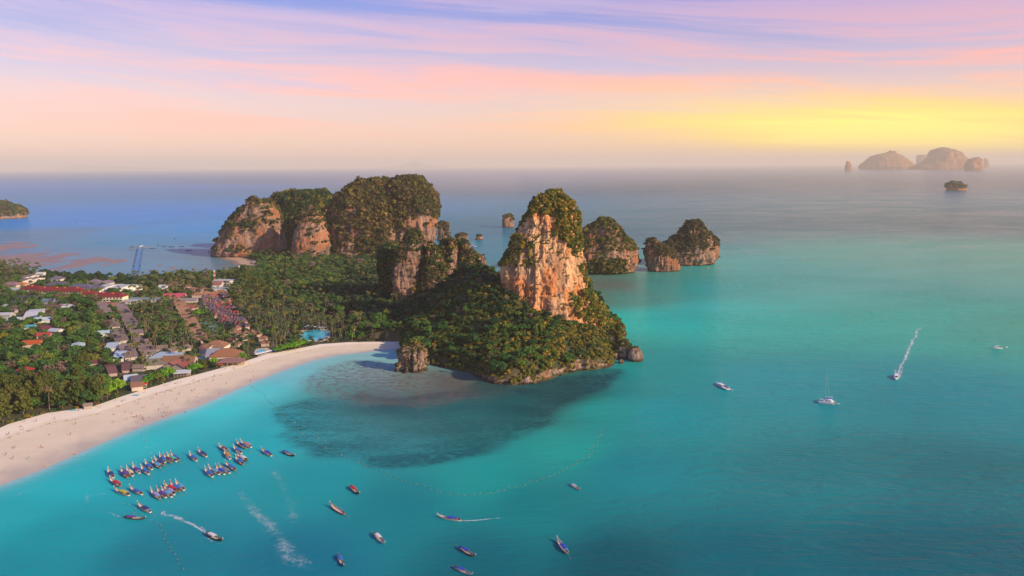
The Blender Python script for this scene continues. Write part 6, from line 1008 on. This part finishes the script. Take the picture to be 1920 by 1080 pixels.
# ---- pier
def pier():
    A, B = P(254, 520), P(263, 466); d = B-A; L = np.linalg.norm(d); a = math.atan2(d[1], d[0]); o = empty('pier', tuple(A), a); tag(o, 'long blue floating pier running out over the tidal flat', 'pier'); mt = paint('pontoon_blue', (.10, .26, .48), .6); mt2 = paint('pontoon_rail_blue', (.08, .22, .42), .6); n_ = 26
    me_ = MB().box((0, 0, .75), (L/n_*.94, 9., .9)).mesh('pontoon', mt); me_r = MB().box((0, 0, 0), (L/n_*.94, .3, 1.)).mesh('railing', mt2)
    for i in range(n_):
        q = link('pontoon', me_, o); q.location = ((i+.5)*L/n_, .6*math.sin(i*1.7), 0)
        for s_ in (-1, 1): w_ = link('railing', me_r, q); w_.location = (0, s_*4.2, 1.7)
    h = MB(); h.box((L+6, 0, 1.), (14, 46, 1.2)); h.obj('pier_head', paint('pier_head_grey', (.22, .24, .30), .7), o)
    mb = MB(); [mb.tube([(L*q, s_*5.4, -3), (L*q, s_*5.4, 4.2)], .35, 5) for q in (.1, .3, .5, .7, .9, 1.) for s_ in (-1, 1)]; mb.obj('piling', paint('piling_dark', (.07, .07, .08), .8), o)
    mb = MB(); mb.box((L+4, 14, 3.8), (9, 10, .3)); [mb.tube([(L+4+x, 14+y, 1.6), (L+4+x, 14+y, 3.7)], .15, 4) for x in (-4, 4) for y in (-4.5, 4.5)]; mb.obj('shelter', paint('shelter_roof_dark', (.10, .11, .15), .7), o)
pier()
# ---- masts
def mast(lab, px, py_base, py_top, ground=2., cat='radio mast'):
    p = P(px, py_base, ground); D = p[1]; h = PD(px, py_top, D)[2]-ground; o = empty('radio_mast', tuple(p)); tag(o, lab, cat); r, w_ = paint('mast_red', (.50, .10, .07), .6), paint('mast_white', (.66, .64, .62), .6); n_ = 6
    for i in range(n_):
        mb = MB(); z0, z1 = h*i/n_, h*(i+1)/n_; k0, k1 = 1.5-1.1*i/n_, 1.5-1.1*(i+1)/n_
        for s_, q in ((-1, -1), (-1, 1), (1, -1), (1, 1)): mb.tube([(s_*k0, q*k0, z0), (s_*k1, q*k1, z1)], .22, 4)
        mb.tube([(-k0, -k0, z0), (k1, k1, z1)], .15, 3); mb.tube([(k0, -k0, z0), (-k1, k1, z1)], .15, 3); mb.obj('lattice_section', r if i % 2 == 0 else w_, o)
mast('slim red and white lattice mast beside the big white villa', 403, 531, 506); mast('white lattice mast at the forest edge under the small cone', 449, 515, 498)
# ---- parasols by the small pool and red umbrellas
M_PAR = paint('parasol_white', (.74, .72, .70), .8); M_RED = paint('umbrella_red', (.58, .03, .04), .8); M_LOU = paint('lounger_pale', (.60, .58, .55), .8)
def parasol_mesh(mt, r):
    mb = MB(); n_ = 8; vs = [(r*math.cos(i*2*math.pi/n_), r*math.sin(i*2*math.pi/n_), 2.2) for i in range(n_)]+[(0, 0, 2.95), (0, 0, 2.25)]; mb.add(vs, [(i, (i+1) % n_, n_) for i in range(n_)]+[((i+1) % n_, i, n_+1) for i in range(n_)]); return mb.mesh('canopy', mt)
polm = MB().tube([(0, 0, 0), (0, 0, 2.6)], .05, 5).mesh('pole', M_POST); pw, prd = parasol_mesh(M_PAR, 1.9), parasol_mesh(M_RED, 2.1)
loum = MB().box((0, 0, .35), (1.9, .65, .10)).box((-.75, 0, .58), (.5, .62, .08)).box((-.8, 0, .16), (.1, .6, .32)).box((.8, 0, .16), (.1, .6, .32)).mesh('sun_lounger', M_LOU)
def parasol(px, py, red, lab, grp):
    p = P(px, py, 2.2); o = link('parasol', polm); o.location = (p[0], p[1], 1.7); tag(o, lab, 'parasol', grp); link('canopy', prd if red else pw, o)
    q = link('sun_lounger', loum); q.location = (p[0]+1.8, p[1]-1.2, 1.75); q.rotation_euler = (0, 0, RNG.uniform(0, 6)); tag(q, 'pale sun lounger beside a red umbrella at the beach restaurant' if red else 'pale sun lounger in the line by the beach pools', 'sun lounger', 'sun loungers along the top of the beach')
for i in range(11): parasol(481+i*3.2, 667.2-i*.75+RNG.normal(0, .3), False, 'white parasol by the small pool, %s in the line from the left' % ORD[i], 'white parasols between the small pool and the sand')
for i in range(9): parasol(572+i*4.6+RNG.normal(0, .6), 615.5+RNG.normal(0, 1.), False, 'pale parasol behind the large pool, %s from the left' % ORD[i], 'pale parasols on the deck behind the large pool')
for i in range(6): parasol(412+i*2.0, 687-i*.7+RNG.normal(0, .5), True, 'red umbrella before the open fronted restaurant, %s from the left' % ORD[i], 'red umbrellas at the open fronted restaurant')
for i in range(4): parasol(266+i*2.4, 726-i*1.2, True, 'red umbrella before the brown end shed, %s from the left' % ORD[i], 'red umbrellas at the brown end shed')
for px, py, lab in [(243, 737, 'turquoise beach mat laid by the brown end shed'), (254, 741, 'small turquoise mat on the sand below the sheds'), (136, 769, 'small turquoise mat at the left tree edge')]:
    p = P(px, py, 1.6); o = MB().box((0, 0, .04), (5, 2.6, .06)).obj('beach_mat', paint('mat_turquoise', (.06, .48, .58), .8)); o.location = (p[0], p[1], 1.62); tag(o, lab, 'beach mat')
# ---- people: one continuous body each, legs apart, arms hanging or bent
SKIN = paint('skin', (.42, .25, .17), .6, .3, .15); HAIR = paint('hair_dark', (.03, .02, .018), .7); SUITS = [paint('cloth_'+n_, c, .8) for n_, c in dict(red=(.5, .05, .06), navy=(.03, .05, .16), white=(.72, .70, .68), black=(.02, .02, .025), orange=(.55, .20, .05), teal=(.04, .30, .36), pink=(.60, .20, .26)).items()]
def body(pose):
    J = {'pelvis': (0, 0, .95), 'chest': (0, .02, 1.35), 'neck': (0, .03, 1.52), 'head': (0, .05, 1.66), 'crown': (0, .05, 1.76), 'shL': (-.19, .02, 1.44), 'elL': (-.25, .02, 1.17), 'haL': (-.25, -.06, .92), 'shR': (.19, .02, 1.44), 'elR': (.25, .02, 1.17), 'haR': (.25, -.06, .92), 'hipL': (-.10, 0, .92), 'knL': (-.11, -.02, .5), 'anL': (-.11, .02, .08), 'toL': (-.11, -.17, .03), 'hipR': (.10, 0, .92), 'knR': (.11, -.02, .5), 'anR': (.11, .02, .08), 'toR': (.11, -.17, .03)}
    if pose == 'walk': J.update(knL=(-.11, -.18, .52), anL=(-.11, -.26, .09), toL=(-.11, -.44, .05), knR=(.11, .04, .5), anR=(.11, .30, .14), toR=(.11, .16, .03), haL=(-.27, .14, .95), haR=(.27, -.26, .98))
    if pose == 'sit': J = {k: (v[0], v[1], v[2]-.82) for k, v in J.items()}; J.update(knL=(-.16, -.42, .42), anL=(-.15, -.72, .08), toL=(-.15, -.90, .04), knR=(.16, -.42, .42), anR=(.15, -.72, .08), toR=(.15, -.90, .04), haL=(-.24, -.3, .2), haR=(.24, .3, .06))
    if pose == 'lie': J = {k: (v[0], (v[2]-.9), .13-v[1]*.3) for k, v in J.items()}
    if pose == 'swim': J = {k: (v[0]*1.2, v[1], v[2]-1.38) for k, v in J.items()}
    E = [('pelvis', 'chest'), ('chest', 'neck'), ('neck', 'head'), ('head', 'crown'), ('chest', 'shL'), ('shL', 'elL'), ('elL', 'haL'), ('chest', 'shR'), ('shR', 'elR'), ('elR', 'haR'), ('pelvis', 'hipL'), ('hipL', 'knL'), ('knL', 'anL'), ('anL', 'toL'), ('pelvis', 'hipR'), ('hipR', 'knR'), ('knR', 'anR'), ('anR', 'toR')]
    rad = dict(pelvis=.15, chest=.165, neck=.06, head=.11, crown=.085, shL=.07, elL=.048, haL=.04, shR=.07, elR=.048, haR=.04, hipL=.095, knL=.065, anL=.045, toL=.035, hipR=.095, knR=.065, anR=.045, toR=.035)
    ks = list(J); me_ = bpy.data.meshes.new('p'); me_.from_pydata([J[k] for k in ks], [(ks.index(a), ks.index(b_)) for a, b_ in E], []); o = link('p', me_); md = o.modifiers.new('s', 'SKIN')
    for i, k in enumerate(ks): sv = me_.skin_vertices[0].data[i]; sv.radius = (rad[k], rad[k]*.8 if k in ('chest', 'pelvis') else rad[k]); sv.use_root = k == 'pelvis'
    dg = bpy.context.evaluated_depsgraph_get(); r = bpy.data.meshes.new_from_object(o.evaluated_get(dg)); bpy.data.objects.remove(o); r.name = 'person'; r.materials.clear(); [r.materials.append(q) for q in (SKIN, SUITS[0], HAIR)]
    zz = np.array([p_.center for p_ in r.polygons]); ax = 1 if pose == 'lie' else 2; hz = J['head'][ax]; pz = J['pelvis'][ax]; cz = J['chest'][ax]
    for p_, c_ in zip(r.polygons, zz): p_.material_index = 2 if c_[ax] > hz+.02 else (1 if (pz-.16 < c_[ax] < (pz+.10) or cz-.06 < c_[ax] < cz+.12) and abs(c_[0]) < .2 else 0)
    return r
POSES = {k: body(k) for k in ('stand', 'walk', 'sit', 'lie', 'swim')}
Z2 = lambda x, y: (x/3.856, 640+y/3.856)
PPL = [(113, 770), (103, 776), (95, 852), (310, 770), (297, 772), (355, 676), (512, 678), (548, 602), (45, 825), (152, 618), (168, 642), (52, 675), (66, 674), (176, 583), (264, 580), (392, 608), (397, 563), (325, 905), (550, 822), (210, 852), (820, 590), (826, 530), (855, 475), (902, 512), (923, 566), (958, 525), (966, 548), (975, 550), (988, 552), (981, 583), (1000, 590), (1015, 546), (1031, 560), (1040, 563), (1058, 577), (1076, 552), (995, 638), (1043, 482), (1148, 502), (1177, 545), (1187, 520), (1203, 535), (1213, 518), (1216, 485), (1238, 522), (1342, 515), (1003, 452), (883, 434), (908, 430), (838, 434), (892, 433), (1014, 423), (1132, 384), (1140, 384), (1168, 374), (1198, 372), (1234, 360), (1242, 362), (1110, 412), (1178, 455), (1280, 428), (1298, 385), (1367, 430), (1385, 360), (1408, 355), (1437, 378), (1440, 405), (1440, 445), (1505, 352), (1588, 380), (1640, 312), (1392, 282), (1405, 285), (1440, 296), (1493, 282), (1543, 284), (1553, 256), (1600, 246), (1628, 205), (1797, 224), (1830, 226), (1835, 256), (1810, 296), (1268, 305), (1282, 308), (1310, 303), (1215, 325), (1160, 318), (1180, 312), (1192, 320), (1240, 300), (730, 480), (1370, 318), (1690, 195), (1740, 150), (1800, 165), (1005, 388), (1060, 345), (1050, 372), (568, 500), (700, 470)]
WADE = [(1050, 695), (1040, 700), (1055, 725), (1046, 728), (1022, 675), (1060, 768), (1120, 752), (1073, 800), (1092, 808), (1095, 830), (1125, 845), (1355, 608), (1332, 628), (1513, 607), (835, 868), (850, 880), (925, 880), (940, 882), (950, 888), (1805, 800), (1820, 806)]
wq = np.array(WATER); used_p = set(); hull_d = {}
def person(px, py, pose, lab, z, grp):
    p = P(px, py, z); o = link('person', POSES[pose]); o.location = (p[0], p[1], z); o.rotation_euler = (0, 0, RNG.uniform(0, 6.28)); o.scale = (1.12,)*3; o.material_slots[1].link = 'OBJECT'; si = RNG.integers(len(SUITS)); o.material_slots[1].material = SUITS[si]; lab = lab.replace('tiny ', 'tiny %s clothed ' % SUITS[si].name.split('_')[1]); tag(o, lab, 'person', grp)
PD_ = {'stand': 'tiny person standing on the pale sand', 'walk': 'tiny person walking along the pale sand', 'sit': 'tiny person sitting on the pale sand', 'lie': 'tiny person lying on the pale sand'}
from mathutils.bvhtree import BVHTree
bt_ = BVHTree.FromPolygons([v.co for v in beach.data.vertices], [tuple(p_.vertices) for p_ in beach.data.polygons])
for k, (x, y) in enumerate(PPL):
    px, py = Z2(x, y); p = P(px, py, .8); hit = bt_.ray_cast(Vector((p[0], p[1], 20)), Vector((0, 0, -1)))[0]; z = max(hit.z, 0.) if hit else 1.9; ps = ['stand', 'walk', 'stand', 'sit', 'walk', 'lie'][k % 6]; person(px, py, ps, PD_[ps], z, 'people on the beach')
for x, y in WADE: px, py = Z2(x, y); person(px, py, 'swim', 'tiny bather in the shallow water between the beach and the moored boats', 0.0, 'bathers in the shallows')
for x, y in [(1372, 150), (1388, 148), (1378, 138), (1296, 130), (1310, 131)]: px, py = ZB5(x, y); person(px, py, 'swim', 'tiny swimmer at the bow of the violet blue boat' if x > 1350 else 'tiny swimmer left of the violet blue boat', 0.0, 'swimmers by the moored boats')
